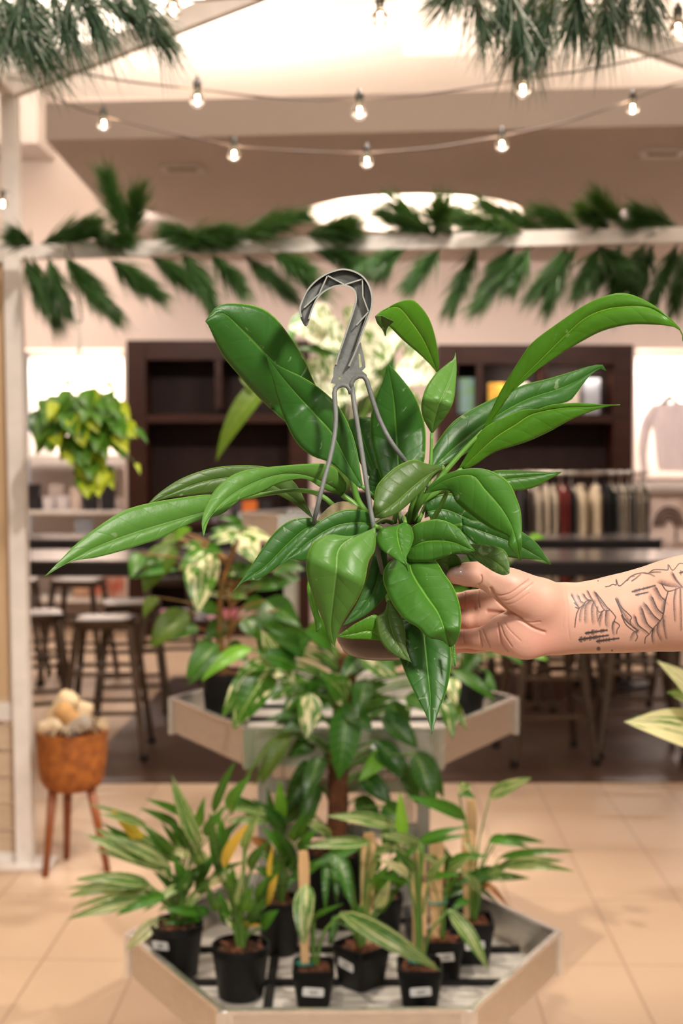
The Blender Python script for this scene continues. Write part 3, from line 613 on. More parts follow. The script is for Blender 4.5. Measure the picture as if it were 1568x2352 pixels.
SP = [(242, 7.1, .05, 'metal bar stool beside the cork planter, nearest at left'), (300, 7.9, .2, 'metal bar stool just behind the nearest left stool'), (178, 9.3, -.1, 'metal bar stool far left, below the small niche pots'),
      (70, 7.35, .3, 'metal bar stool partly hidden behind the left white post'), (28, 9.35, .1, 'far metal bar stool partly hidden behind the left white post'), (385, 9.4, .15, 'metal bar stool behind the left potted plant on the display stand'),
      (1255, 7.0, .1, 'metal bar stool under the held wrist, nearest at right'), (1470, 7.15, -.12, 'metal bar stool under the tattooed forearm, second nearest at right'), (1170, 8.35, .2, 'metal bar stool just behind the upper tray, right end'),
      (1300, 8.5, 0, 'far metal bar stool between the two nearest right ones'), (1430, 8.95, .4, 'far metal bar stool behind the second nearest right stool'), (1600, 8.2, .1, 'metal bar stool at the right edge, near the variegated leaf'), (1080, 9.4, .1, 'farthest metal bar stool, behind the upper tray'), (1400, 9.5, .1, 'metal bar stool in the far row beneath the clothes rack')]
for (px, Y, rz, lb) in SP:
    x = (px-784)/F*Y
    if first: st.location = (x, Y, .0062); st.rotation_euler = (0, 0, rz); st['label'] = lb; first = False; src = st
    else: dup(src, (x, Y, .0062), rz, lb, 'metal bar stools')
# small wall lamp glowing under the crossbar
lp = empty('wall_light', at(537, 583, HW-.05), 'small bright light on the back wall below the garland', 'light'); q = at(537, 583, HW-.05)
b = MB(); b.box(q + Vector((0, .02, 0)), (.15, .05, .09)); b.build('housing', M['white'], lp, smooth=False, bevel=.01); b = MB(); b.box(q + Vector((0, -.01, 0)), (.12, .02, .06)); b.build('diffuser', mat('lit_diffuser', (1, .93, .85), .5, emit=6, nscale=1, col2=(1, .93, .85)), lp, smooth=False)
# ------------------------------------------------------------------ display stand with three hexagonal trays
ds = empty('display_stand', (0, 3.6, 0), 'tiered aluminium plant stand with three hexagonal trays', 'plant stand')
M['corr'] = mat('corrugated_sheet', (.60, .57, .53), .5, .3, col2=(.24, .23, .21), nscale=5, stretch=(1, 12, 1), bump=.3, bscale=12)
def tray(cx, cy, R, z, h, rot, bars=True):
    hx = [Vector((cx+R*math.cos(rot+k*PI/3), cy+R*math.sin(rot+k*PI/3), z)) for k in range(6)]
    fl_ = MB(); fl_.prism([(cx+(R-.012)*math.cos(rot+k*PI/3), cy+(R-.012)*math.sin(rot+k*PI/3)) for k in range(6)], z-h+.004, z-h+.014)
    f = fl_.build('tray', M['corr'], ds, smooth=False)
    for k in range(6):
        a, b_ = hx[k], hx[(k+1) % 6]; d = (b_-a).normalized(); dn = Vector((0, 0, -h/2))
        b = MB(); b.bar(a + dn + d*.012, b_ + dn - d*.012, .006, h-.008); b.build('side_panel', M['alu'], f, smooth=False)
        b = MB(); b.bar(a, b_, .014, .008); b.build('rim', M['aluedge'], f, smooth=False)
        b = MB(); b.bar(a + Vector((0, 0, .002)), a - Vector((0, 0, h+.004)), .02, .02, up=(0, 1, 0)); b.bar(a + dn + d*.022, a + dn + d*.010, .010, h); b.bar(a + dn, a + dn - (hx[k]-hx[k-1]).normalized()*.022, .010, h); b.build('corner_trim', M['aluedge'], f, smooth=False)
    for j in range(4):
        y = cy - R*.6 + j*R*.4; wx = R*(1-abs(y-cy)/R*.577) - .02
        b = MB(); b.bar((cx-wx, y, z-h+.020), (cx+wx, y, z-h+.020), .016, .012); b.build('support_bar', M['black'], f, smooth=False)
    for j in (-1, 1):
        b = MB(); b.bar((cx+j*R*.33, cy-R*.8, z-h+.018), (cx+j*R*.33, cy+R*.8, z-h+.018), .02, .010); b.build('support_bar', M['black'], f, smooth=False)
    return hx
H1 = tray(.006, 3.08, .5, .48, .095, .012); H2 = tray(.006, 3.88, .5, .885, .10, .0); H3 = tray(-.047, 4.70, .305, 1.39, .105, 0)
for (hx, zt_, ks) in ((H1, .385, (0, 1, 2, 3, 4, 5)), (H2, .79, (0, 1, 2, 3, 4, 5)), (H3, 1.29, (0, 1, 2, 3, 4, 5))):
    c = sum(hx, Vector())/6
    for k in ks:
        q = c + (hx[k]-c)*(.84 if k in (1, 2, 4, 5) else .5)
        if k in (0, 3): continue
        b = MB(); b.bar((q.x, q.y, .0), (q.x, q.y, zt_+.004), .034, .034, up=(0, 1, 0)); b.build('leg', M['alu'], ds, smooth=False)
c2 = sum(H2, Vector())/6; Q = [c2 + (H2[k]-c2)*.84 for k in (4, 5)]
for zz_ in (.72, .60): 
    b = MB(); b.bar((Q[0].x, Q[0].y, zz_), (Q[1].x, Q[1].y, zz_), .02, .035); b.build('crossbar', M['alu'], ds, smooth=False)
ZT1 = .40; ZT2 = .807; ZT3 = 1.307
# ------------------------------------------------------------------ potted plants
GREEN = (.030, .13, .016); G2 = (.055, .21, .022)
M['l_plain'] = leafmat('mid_green_leaf', (.018, .11, .007), (.040, .19, .012), rough=.35, transl=.25)
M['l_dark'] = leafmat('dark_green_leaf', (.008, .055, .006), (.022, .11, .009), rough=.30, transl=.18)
M['l_bright'] = leafmat('young_green_leaf', (.10, .32, .020), (.16, .42, .03), rough=.35, transl=.35)
M['l_var'] = leafmat('cream_streaked_leaf', (.025, .11, .018), (.055, .19, .03), rib=(.5, .6, .2), var=(.62, .60, .30), vamt=.30, vscale=(9, .8), rough=.35)
M['l_varc'] = leafmat('mostly_cream_leaf', (.05, .15, .03), (.09, .24, .04), rib=(.7, .7, .4), var=(.74, .68, .38), vamt=.62, vscale=(7, .9), rough=.35)
M['l_yel'] = leafmat('yellow_leaf', (.80, .42, .04), (.75, .50, .08), rib=(.8, .6, .2), rough=.4, transl=.35)
M['l_phil'] = leafmat('cream_splashed_philodendron_leaf', (.022, .115, .008), (.050, .20, .012), rib=(.55, .65, .22), var=(.85, .80, .48), vamt=.12, vscale=(3, 2), rough=.28, ribw=.03)
M['l_philc'] = leafmat('bold_cream_philodendron_leaf', (.05, .17, .02), (.09, .25, .03), rib=(.8, .82, .45), var=(.88, .82, .50), vamt=.36, vscale=(3, 2), rough=.28, ribw=.05)
M['l_olive'] = leafmat('olive_leaf', (.06, .12, .012), (.10, .18, .015), rib=(.3, .4, .1), rough=.4, transl=.4)
M['l_white'] = leafmat('white_variegated_leaf', (.09, .20, .04), (.20, .32, .10), rib=(.9, .88, .6), var=(.95, .92, .74), vamt=.52, vscale=(3, 9), rough=.4, transl=.3)
M['l_red'] = leafmat('browned_leaf', (.22, .05, .02), (.35, .12, .04), rough=.5)
M['stem'] = mat('green_stem', (.09, .20, .03), .4, col2=(.14, .26, .05), nscale=20)
M['stemo'] = mat('orange_brown_stem', (.26, .10, .025), .5, col2=(.15, .12, .03), nscale=20)
LM = {'p': 'l_plain', 'd': 'l_dark', 'b': 'l_bright', 'v': 'l_var', 'c': 'l_varc', 'y': 'l_yel', 'f': 'l_phil', 'F': 'l_philc', 'o': 'l_olive', 'w': 'l_white', 'r': 'l_red'}
def pot(r, c, rt, h, sq=0, rz=0, soil='soil', lab=None, labtext=None, mt='black', taper=.78):
    b = MB(); t = .004; n = 36 if not sq else 40
    b.lathe([(.01, .001), (rt*taper-.004, 0), (rt*taper, .004), (rt*.97, h-.02), (rt, h-.018), (rt, h), (rt-t, h), (rt*.95-t, h-.02), (rt*.92-t, h-.03), (.005, h-.03)], c, n, sq=sq, rz=rz)
    p_ = b.build('pot', M[mt], r, autos=40)
    s_ = MB(); G = []; rg = random.Random(int(c[0]*1e4) & 1023)
    rs_ = rt*.93-t; K = 10; rings = []
    s_.lathe([(rs_, h-.016), (rs_*.8, h-.010 + .004*rg.random()), (rs_*.5, h-.006), (.004, h-.004)], c, 28, sq=sq, rz=rz)
    s_.build('soil', M[soil], r)
    for k in range(26):
        a, q = rg.random()*2*PI, rg.random()**.6*rs_*.85; ch = None
        s_.v
    ch = MB()
    for k in range(34):
        a, q = rg.random()*2*PI, rg.random()**.6*rs_*.86
        ch.box((c[0]+q*math.cos(a), c[1]+q*math.sin(a), c[2]+h-.007+.004*rg.random()), (.006+.012*rg.random(), .004+.006*rg.random(), .004), rz=rg.random()*3, rx=rg.random()-.5, ry=rg.random()-.5)
    tag(ch.build('bark_chips', M['bark'], r, smooth=False), kind='stuff')
    if lab:
        a, zl_, tilt = lab; w_ = .046; hh = .020; rr = rt*(taper + (1-taper)*zl_/h)
        if sq: q = 1/((abs(math.cos(a-rz))**sq+abs(math.sin(a-rz))**sq)**(1/sq)); rr *= q
        n_ = Vector((math.cos(a), math.sin(a), 0)); x_ = Vector((-math.sin(a), math.cos(a), 0)); ct = Vector(c) + n_*(rr+.0015) + Vector((0, 0, zl_))
        u_ = (Vector((0, 0, 1)) + n_*.12).normalized(); ux = x_*math.cos(tilt)+u_*math.sin(tilt); uy = u_*math.cos(tilt)-x_*math.sin(tilt)
        lb = MB(); lp_ = []
        for (sx, sy) in ((1, 1), (-1, 1), (-1, -1), (1, -1)):
            for k in range(4):
                t_ = math.atan2(sy, sx) - PI/4 + k*PI/6; lp_.append(ct + ux*(sx*(w_/2-.004)+.004*math.cos(t_)) + uy*(sy*(hh/2-.004)+.004*math.sin(t_)))
        lb.slab(lp_, n_*.0008); lo = lb.build('price_label', M['label'], p_, smooth=False)
        cu = bpy.data.curves.new('price', 'FONT'); cu.body = labtext or '269'; cu.size = .0115; cu.align_x = 'CENTER'; cu.align_y = 'CENTER'; cu.extrude = .0002
        tmp = bpy.data.objects.new('tmp', cu); C.objects.link(tmp); bpy.context.view_layer.update()
        me = bpy.data.meshes.new_from_object(tmp.evaluated_get(bpy.context.evaluated_depsgraph_get())); bpy.data.objects.remove(tmp)
        zx = n_; Rm = Matrix((ux, uy, zx)).transposed(); tb = MB()
        tb.add([ct + n_*.001 + Rm @ v.co - uy*.001 for v in me.vertices], [tuple(p.vertices) for p in me.polygons])
        tb.build('price', M['ink'], lo, smooth=False)
    return p_
def foliage(r, leaves, Y, base, stemm='stem', yj=.06, seed=1, arch=.16, petiole=True, nm='foliage', pole=None, stemr=.0016, more=0, wk=.9):
    """leaves: (x0,y0,x1,y1,width px,kind[,arch[,dY]])"""
    rg = random.Random(seed); kinds = sorted(set(l[5] for l in leaves)); mb = MB(); sm = MB(); B = Vector(base)
    leaves = list(leaves)
    for k in range(more):      # further leaves behind, like their neighbours
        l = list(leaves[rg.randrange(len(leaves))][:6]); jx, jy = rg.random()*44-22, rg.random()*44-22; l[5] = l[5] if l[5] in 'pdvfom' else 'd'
        leaves.append((l[0]+jx*.6, l[1]+jy*.6, l[2]+jx*1.6, l[3]+jy*1.6, l[4]*(.65+.3*rg.random()), l[5], .14, .04))
    for l in leaves:
        dy = (rg.random()-.5)*2*yj + (l[7] if len(l) > 7 else 0); Y0 = Y+dy; Y1 = Y0 - .03 - rg.random()*.05
        a, b = at(l[0], l[1], Y0), at(l[2], l[3], Y1); wd = l[4]/F*Y
        ar = l[6] if len(l) > 6 else arch
        n_ = Vector((rg.random()*.5-.25, -1, .55)); mb.m = kinds.index(l[5])
        mb.blade(a, b, wd*wk*1.08, n_, arch=ar, fold=.28, shape=.72, rows=10, side=0)
        if petiole:
            if pole is not None and abs(a.x-B.x) < .5:
                zq = min(max(a.z-.07, B.z), pole.z); s0 = B + (pole-B)*((zq-B.z)/(pole.z-B.z)); s0 = s0 + Vector((0, .0, 0)); md = (s0+a)/2 + Vector((0, 0, .015))
                sm.tube([Vector(q) for q in cr([tuple(s0), tuple(md), tuple(a + (b-a)*.02)], 8)], [stemr*1.2, stemr*.8], 6); continue
            s0 = B + Vector(((a.x-B.x)*.08, (a.y-B.y)*.15 + (rg.random()-.5)*.02, 0)); md = (s0+a)/2 + Vector(((B.x-a.x)*.18, 0, .10*(a-s0).length))
            sm.tube([Vector(q) for q in cr([tuple(s0), tuple(md), tuple(a + (b-a)*.02)], 10)], [stemr*1.5, stemr], 6)
    mb.build(nm, [M[LM[k]] for k in kinds], r)
    if sm.v: sm.build('stems', M[stemm], r)
def stake(r, px, y0, y1, w_, Y, top=None, Yt=None):
    a, b = at(px, y1, Y), at(top or px, y0, Yt or Y); b_ = MB(); b_.bar(a, b, w_/F*Y, .004, up=(0, 1, 0)) if False else None
    ww = w_/F*Y; x = Vector((ww/2, 0, 0)); tp = (b-a)*.08; dep = Vector((0, .004, 0))
    b_.slab([a-x*.8, a+x*.8, b-tp+x, b+x*.35, b-x*.35, b-tp-x], dep) if b_ else None
    return b_
def mkstake(r, px, y0, y1, w_, Y, top=None, tie=None):
    a, b = at(px, y1, Y), at(top or px, y0, Y+.01); ww = w_/F*Y; x = Vector((ww/2, 0, 0)); tp = (b-a)*.1; m_ = MB()
    m_.slab([a-x*.7, a+x*.7, b-tp+x, b+x*.7, b-x*.7, b-tp-x], Vector((0, .004, 0))); o = m_.build('wooden_stake', M['stake'], r, smooth=False)
    if tie:
        c = at(px + ((top or px)-px)*(y1-tie)/(y1-y0), tie, Y-.004); t = MB(); t.tube([c + Vector((ww*.85*math.cos(k)*.8, ww*.5*math.sin(k)-.002, .001*math.sin(3*k))) for k in np.linspace(0, 2*PI, 16)], .0032, 6); t.build('plant_tie', M['tie'], o)
def pplant(px, Y, z, rt, h, label, leaves, seed, cat='plant', nm='potted_plant', group=None, sq=0, rz=0, lab=None, soil='soil', stakes=(), extra=0, **kw):
    x = (px-784)/F*Y*1.0; c = Vector((x, Y, z)); r = empty(nm, c, label, cat, group)
    pot(r, c, rt, h, sq, rz, soil, lab, kw.pop('labtext', None), taper=kw.pop('taper', .78))
    foliage(r, leaves, Y, c + Vector((0, 0, h-.012)), seed=seed, **kw)
    for s_ in stakes: mkstake(r, *s_)
    return r
FR = -PI/2
A = [(346,2035,158,2057,28,'v',.25),(345,2030,175,2018,30,'v',.2),(355,2060,152,2112,32,'v',.12),(364,2108,288,2184,34,'c',.1),(330,2045,252,2072,20,'v'),(391,1992,224,1908,42,'v',.1),(330,1934,255,1860,28,'y',.05),(337,1898,226,1870,20,'v'),(362,1998,216,1952,18,'v'),
     (410,1898,320,1856,22,'d'),(418,1872,332,1834,20,'p'),(460,1950,392,1796,36,'v',.06),(480,1968,372,1954,30,'c',.1),(430,2028,328,2096,22,'v'),(462,2100,372,2088,24,'p'),(382,2056,264,2104,26,'p',.2),(480,1985,340,2090,28,'p',.15),(455,1900,470,1828,24,'p'),(489,1868,543,1744,26,'d',.05),(529,1868,578,1778,36,'p'),
     (400,1960,330,1900,28,'d'),(430,1950,380,1880,30,'d'),(440,2040,390,1960,26,'p'),(420,2060,350,2000,26,'d'),(455,2050,500,1960,28,'d'),(465,1990,420,1900,30,'v'),(480,2030,560,2010,22,'c'),(400,2080,440,2000,26,'d'),(470,1920,520,1850,26,'p'),(500,1950,560,1880,24,'d'),(400,2110,470,2050,24,'v')]
pplant(400, 3.04, ZT1, .061, .122, 'round black pot of long cream-streaked leaves at the left corner of the lowest tray', A, 21, group=None, more=26, lab=(FR-.55, .085, .12), yj=.07)
Bv = [(505,2010,480,1864,28,'d',.03),(520,2000,512,1880,26,'p',.03),(512,1992,572,1890,30,'y',.08),(625,2022,628,1940,14,'y'),(610,2080,638,2006,24,'y',.1),(516,2066,530,2134,28,'c',.25),(560,2090,580,2030,32,'p'),(600,2130,640,2090,36,'p',.1),(540,2040,536,1990,30,'p'),(572,2120,612,2060,28,'d'),(520,2120,500,2040,28,'p'),(505,2090,470,2020,26,'d'),(575,2000,620,1930,30,'d'),(560,1950,590,1880,24,'v'),(545,2080,560,1990,24,'v'),(590,2070,640,2000,26,'p'),(555,2130,600,2125,18,'y')]
pplant(549, 2.92, ZT1, .064, .116, 'round black pot with upright stems and one yellow leaf, front left of the lowest tray', Bv, 22, yj=.04, stemr=.0028, seed2=None) if False else pplant(549, 2.92, ZT1, .064, .116, 'round black pot with upright stems and one yellow leaf, front left of the lowest tray', Bv, 22, yj=.04, stemr=.0028, more=14)
Cv = [(645,1890,641,1790,30,'b',.03),(632,1885,518,1888,26,'v',.15),(598,1880,520,1824,36,'d'),(654,1916,578,1834,36,'d'),(660,1960,600,1900,30,'p'),(650,1990,590,1960,28,'v'),(680,2000,640,1930,36,'d'),(690,1960,730,1900,30,'p'),(640,2020,580,1990,28,'d'),(700,2010,750,1980,30,'p'),(655,2030,620,1960,30,'d'),(670,1930,700,1860,28,'d'),(620,1950,560,1920,24,'r'),(700,1990,660,2040,26,'p')]
pplant(640, 3.18, ZT1, .055, .13, 'tall black round pot with one bright upright leaf, behind the pot with the yellow leaf', Cv, 23, yj=.05, more=10)
pplant(719, 2.88, ZT1, .0455, .085, 'small square pot in the front row with a leaf hanging straight down', [(704,2030,697,2172,52,'v',.12),(780,2096,1012,2230,50,'v',.25),(720,2110,790,2075,14,'p')], 24, sq=7, lab=(FR, .040, -.06), soil='bark', yj=.01, stakes=((701,1955,2246,26,2.885,697,2212),), stemr=.003)
pplant(830, 2.98, ZT1, .052, .095, 'square pot turned corner forward, between the two small front pots', [(909,1898,748,1874,34,'v',.12),(851,1934,699,1946,30,'v',.1),(829,1938,717,1988,30,'p',.1),(757,1925,704,1892,26,'v'),(770,1960,806,2080,32,'d',.1),(770,2115,754,2172,20,'d'),(864,2086,896,2020,30,'c',.05),(800,2060,770,1990,26,'d'),(850,2040,900,1980,26,'p'),(830,2080,790,2130,22,'d'),(860,1960,930,1945,24,'v')], 25, sq=7, rz=PI/4, lab=(FR-PI/4, .058, -.15), soil='bark', yj=.05, more=8, stakes=((838,1914,2190,34,2.98,848),), stemr=.0024)
pplant(966, 2.88, ZT1, .049, .087, 'small square pot with a tied stake and a light green upright leaf, front right', [(925,1930,918,1818,30,'b',.03),(936,2014,864,1972,24,'c'),(962,1933,1061,1900,22,'p',.1),(954,1946,864,1918,20,'v'),(1029,2088,1121,2228,38,'v',.12),(940,2030,864,2012,16,'p'),(950,2000,900,1950,24,'d'),(985,2020,1030,1960,22,'v'),(930,1990,905,1925,24,'v')], 26, sq=7, lab=(FR, .042, .08), soil='bark', yj=.03, more=6, stakes=((960,1955,2240,34,2.885,962,2205),(975,2030,2150,14,2.86)), stemr=.0024)
pplant(1020, 3.04, ZT1, .046, .09, 'square pot half hidden behind the front right pot', [(1034,1978,1123,1966,22,'p'),(989,2018,1060,2010,18,'p'),(1010,1990,960,1960,24,'v'),(1030,2010,1090,1960,22,'v'),(1020,2050,1060,2000,18,'d')], 27, sq=7, lab=(FR+.1, .056, .05), soil='bark', yj=.04, stakes=((1000,1920,2165,36,3.04,1003,2070),))
pplant(1088, 3.13, ZT1, .050, .10, 'square pot with long arching leaves at the right corner of the lowest tray', [(1123,1830,1222,1786,34,'v',.06),(1123,1930,1200,1945,26,'p',.2),(1145,1970,1322,1955,18,'p',.15),(1159,1992,1320,2002,24,'v',.2),(1141,1996,1038,2036,30,'d',.1),(1096,2014,1218,2018,24,'v',.1),(1096,2032,1168,2086,18,'r',.35),(1070,1880,930,1828,34,'p',.12),(1052,1818,1084,1806,34,'F',.1),(1095,1980,1060,1930,24,'c'),(1100,2050,1050,1990,20,'v'),(1120,2010,1180,1980,20,'v'),(1080,2060,1030,2100,22,'p')], 28, sq=7, lab=(FR+.05, .050, .08), soil='bark', yj=.05, more=7, stakes=((1077,1910,2120,34,3.13,1076),(1082,1836,2100,24,3.16,1083)))
pplant(880, 3.24, ZT1, .050, .12, 'dark pot in the middle row, just behind the pot turned corner forward', [(870,2000,810,1930,34,'p'),(900,2000,960,1940,32,'p'),(880,2030,930,1990,28,'d'),(860,1980,840,1900,34,'d'),(900,1960,880,1880,34,'d'),(910,2040,950,2010,26,'d')], 29, yj=.06)
pplant(1050, 3.36, ZT1, .055, .12, 'dark pot at the back right of the lowest tray, behind the stakes', [(1040,2000,1000,1920,30,'d'),(1060,2000,1080,1940,26,'d'),(1040,2020,990,1990,26,'d')], 30, yj=.04)
# central philodendron on a moss pole
ph = [(628,1525,600,1448,46,'F',.1),(628,1525,680,1570,46,'F',.1),(630,1528,535,1676,76,'f',.12),(628,1525,570,1540,40,'f'),(578,1488,462,1566,34,'b',.2),(638,1512,724,1460,62,'d'),
      (796,1614,777,1792,68,'p',.1),(796,1614,856,1682,48,'d'),(796,1614,720,1626,42,'p'),(796,1614,890,1568,50,'d'),(796,1612,735,1545,62,'f'),(833,1500,912,1560,58,'F',.12),(953,1730,998,1848,52,'d'),(896,1612,940,1690,46,'d'),(918,1625,940,1660,34,'f'),(1016,1610,1040,1700,34,'f'),(1033,1556,1048,1622,36,'F'),(1037,1540,1137,1612,30,'p',.15),
      (711,1592,704,1698,50,'F',.1),(665,1677,602,1802,36,'o'),(735,1738,650,1868,58,'d'),(735,1738,700,1840,40,'d'),(896,1722,822,1796,40,'b'),(720,1700,660,1740,40,'d'),(860,1700,920,1790,50,'d'),(830,1780,900,1850,46,'d'),(740,1640,650,1660,44,'d'),(880,1640,960,1720,50,'d'),(700,1500,640,1480,44,'p'),(760,1480,700,1450,46,'p'),(860,1460,930,1440,46,'p'),(900,1520,980,1500,46,'d'),(750,1560,690,1620,50,'d'),(840,1560,820,1650,44,'d'),(930,1600,1010,1640,40,'p'),(700,1560,620,1610,46,'f'),(820,1830,880,1900,44,'d'),(730,1800,690,1890,40,'d'),(850,1500,780,1560,50,'d'),(960,1560,1020,1560,40,'p'),(800,1700,740,1760,50,'d'),(820,1620,900,1630,46,'d'),(680,1620,740,1560,46,'p'),(930,1760,960,1850,44,'d'),(880,1850,940,1900,44,'d'),(690,1850,650,1900,36,'d'),(700,1490,640,1440,50,'d'),(740,1480,770,1430,50,'p'),(820,1490,880,1450,54,'d'),(900,1480,850,1430,50,'d'),(960,1500,1020,1470,46,'p'),(680,1530,590,1500,50,'p'),(980,1540,1040,1500,44,'d'),(650,1470,600,1430,44,'d')]
r = pplant(766, 3.38, ZT1, .085, .19, 'tall cream-splashed philodendron on a brown moss pole in the middle of the stand', ph, 31, nm='philodendron', cat='plant', yj=.10, stemm='stem', stemr=.003, arch=.12, wk=1, more=48, pole=at(795, 1480, 3.40))
b = MB(); q0 = Vector(((766-784)/F*3.38, 3.38, ZT1+.17)); q1 = at(795, 1500, 3.40); b.tube([q0 + (q1-q0)*t + Vector((.004*math.sin(9*t), 0, 0)) for t in np.linspace(0, 1, 12)], [.026, .026], 14); b.build('moss_pole', mat('brown_moss', (.16, .055, .02), .9, col2=(.08, .03, .012), nscale=40, bump=1, bscale=60), r)
# plant on the left end of the upper tray
lp_ = [(472,1262,457,1406,76,'F',.1),(472,1262,410,1310,32,'f',.2),(472,1262,416,1256,26,'f'),(472,1262,510,1270,30,'p'),(550,1222,480,1238,28,'F'),(552,1228,492,1251,20,'F'),(552,1224,590,1296,62,'F',.1),(552,1222,628,1243,28,'F'),(401,1250,330,1362,66,'o',.1),(408,1308,305,1330,20,'p'),(431,1404,349,1488,58,'o'),(455,1440,394,1470,36,'d'),(608,1378,680,1456,74,'d'),(571,1345,650,1352,42,'d'),(533,1367,480,1368,24,'F'),(533,1367,570,1358,22,'f'),(500,1480,428,1560,50,'p'),
      (320,1270,300,1330,34,'p'),(400,1240,440,1215,36,'b'),(380,1290,330,1300,30,'d'),(620,1340,690,1330,44,'d'),(560,1420,600,1470,50,'d'),(520,1430,470,1470,44,'d'),(500,1400,440,1400,34,'p'),(460,1470,500,1530,40,'p'),(540,1310,600,1330,38,'d'),(640,1400,690,1440,40,'d'),(530,1300,560,1330,40,'f'),(560,1390,620,1400,44,'p'),(600,1290,660,1290,36,'f'),(480,1330,430,1360,34,'d'),(640,1300,700,1310,36,'d'),(420,1230,370,1250,34,'o'),(360,1370,330,1420,30,'o'),(520,1480,570,1520,40,'d')]
r = pplant(520, 3.93, ZT2, .077, .15, 'philodendron in a round black pot at the left end of the upper tray', lp_, 32, nm='philodendron', yj=.09, stemm='stemo', stemr=.003, arch=.12, taper=.82, wk=1, more=12, pole=at(530, 1290, 3.92))
b = MB(); b.tube([Vector(q) for q in cr([tuple(at(512, 1570, 3.93)), tuple(at(506, 1480, 3.93)), tuple(at(508, 1360, 3.92)), tuple(at(545, 1240, 3.9))], 16)], [.013, .006], 10); b.build('trunk', M['stemo'], r)
rp_ = [(1180,1262,1262,1292,30,'b',.1),(1210,1250,1250,1236,30,'b'),(1090,1540,1140,1590,36,'p'),(1150,1490,1200,1530,30,'p'),(1215,1500,1258,1518,26,'b'),(1100,1500,1060,1560,34,'d'),(1120,1480,1180,1500,34,'d'),(1080,1460,1040,1520,34,'d'),(1130,1560,1100,1620,30,'d'),(1050,1500,1010,1560,34,'d'),(1110,1400,1170,1380,40,'p'),(1080,1380,1020,1360,40,'p'),(1150,1330,1210,1340,40,'p'),(1100,1320,1060,1280,40,'d')]
pplant(1062, 3.95, ZT2, .072, .15, 'leafy plant in a round black pot at the right end of the upper tray', rp_, 33, yj=.07, stemr=.003, taper=.82)
# white variegated plant on the top tray
tw = [(795,792,662,752,88,'w',.12),(800,870,672,858,84,'w',.12),(790,815,680,800,30,'d',.05),(825,830,930,752,110,'w',.1),(915,835,1000,880,92,'w',.1),(830,930,930,900,90,'w',.1),(890,805,872,900,46,'d',.05),(800,760,850,712,80,'w'),(790,900,700,930,80,'w'),(700,720,660,790,30,'p'),(930,840,990,800,70,'w'),(900,930,980,950,80,'w'),(760,950,700,1000,70,'w'),(640,850,496,1060,50,'o',.14),(600,900,550,868,40,'o'),(820,1000,900,1010,80,'w'),(660,770,640,840,50,'p'),(850,850,800,930,90,'w'),(760,740,700,712,60,'w'),(940,760,1000,830,60,'p'),(880,960,860,1060,60,'d')]
pplant(790, 4.70, ZT3, .10, .16, 'plant with large white variegated leaves on the highest tray', tw, 34, yj=.12, stemr=.005, arch=.1, wk=1)
# plants standing outside the frame at right
rt = [(1625,1700,1433,1658,96,'c',.12),(1640,1660,1508,1518,70,'c',.1),(1660,1640,1530,1590,80,'v',.1),(1700,1700,1600,1780,80,'v'),(1680,1600,1700,1480,80,'v'),(1720,1640,1850,1580,90,'v')]
c = Vector((.86, 2.35, 0)); r = empty('potted_plant', c, 'cream-edged leafy plant reaching in at the right edge of the picture', 'plant'); pot(r, c, .15, .28)
foliage(r, rt, 2.35, c + Vector((0, 0, .26)), seed=35, yj=.05, stemr=.005)
# ------------------------------------------------------------------ hanging pothos
hp = empty('hanging_plant', at(195, 1080, 5.0), 'lime and green hanging plant in a basket below the left garland', 'hanging plant')
hc = at(198, 985, 5.02); b = MB(); b.lathe([(.005, 0), (.065, 0), (.085, .11), (.09, .115), (.085, .118), (.06, .10), (.005, .10)], hc + Vector((0, 0, -.03)), 24); b.build('pot', M['white'], hp, autos=50)
b = MB(); tp = at(180, 795, 5.0); hk = at(176, 700, 5.0)
for k in range(3): a = k*2.1; b.tube([hc + Vector((.085*math.cos(a), .085*math.sin(a), .085)), tp + Vector((0, 0, -.01))], .0022, 6)
b.build('hanger_wire', M['white'], hp)
b = MB(); b.tube([Vector(q) for q in cr([tuple(tp + Vector((0, 0, -.02))), tuple(at(183, 770, 5.0)), tuple(at(172, 725, 5.0)), tuple(at(168, 705, 5.0)), tuple(at(178, 690, 5.0))], 18)], [.009, .006, .005], 8, flat=.5); b.build('hanger_hook', M['white'], hp)
wr = MB(); wr.tube([Vector(q) for q in cr([tuple(at(150, 592, 5.08)), tuple(at(157, 560, 5.12)), tuple(at(166, 590, 5.06)), tuple(at(176, 660, 5.0)), tuple(at(188, 730, 5.0)), tuple(at(180, 742, 5.0)), tuple(at(170, 730, 5.0))], 30)], .0028, 6)
tag(wr.build('wire_hook', M['gun']), 'bent metal wire hanging from the crossbar above the lime hanging plant', 'hook')
M['l_lime'] = leafmat('lime_leaf', (.36, .52, .02), (.62, .66, .05), rib=(.6, .7, .2), rough=.4, transl=.35)
LM['L'] = 'l_lime'; LM['m'] = 'l_mid'; M['l_mid'] = leafmat('pothos_green_leaf', (.045, .15, .012), (.09, .26, .02), rib=(.35, .5, .1), rough=.35, transl=.3)
rg = random.Random(77); hl = []
for k in range(150):
    a = rg.random()*2*PI; q = rg.random()**.5; cx, cy = 192+95*q*math.cos(a), 960+70*q*math.sin(a)
    d = (cx-192)*.25; L_ = 32+20*rg.random(); hl.append((cx, cy, cx+d+rg.random()*30-15, cy+L_, 28+14*rg.random(), 'm' if rg.random() < .72 else 'L', .15))
for k in range(34):
    q = rg.random(); cx, cy = 205+38*(rg.random()-.5)*2*(1-q*.3)+15*q, 1020+85*q; hl.append((cx, cy, cx+rg.random()*20-10, cy+42, 36+10*rg.random(), 'm' if rg.random() < .45 else 'L', .15))
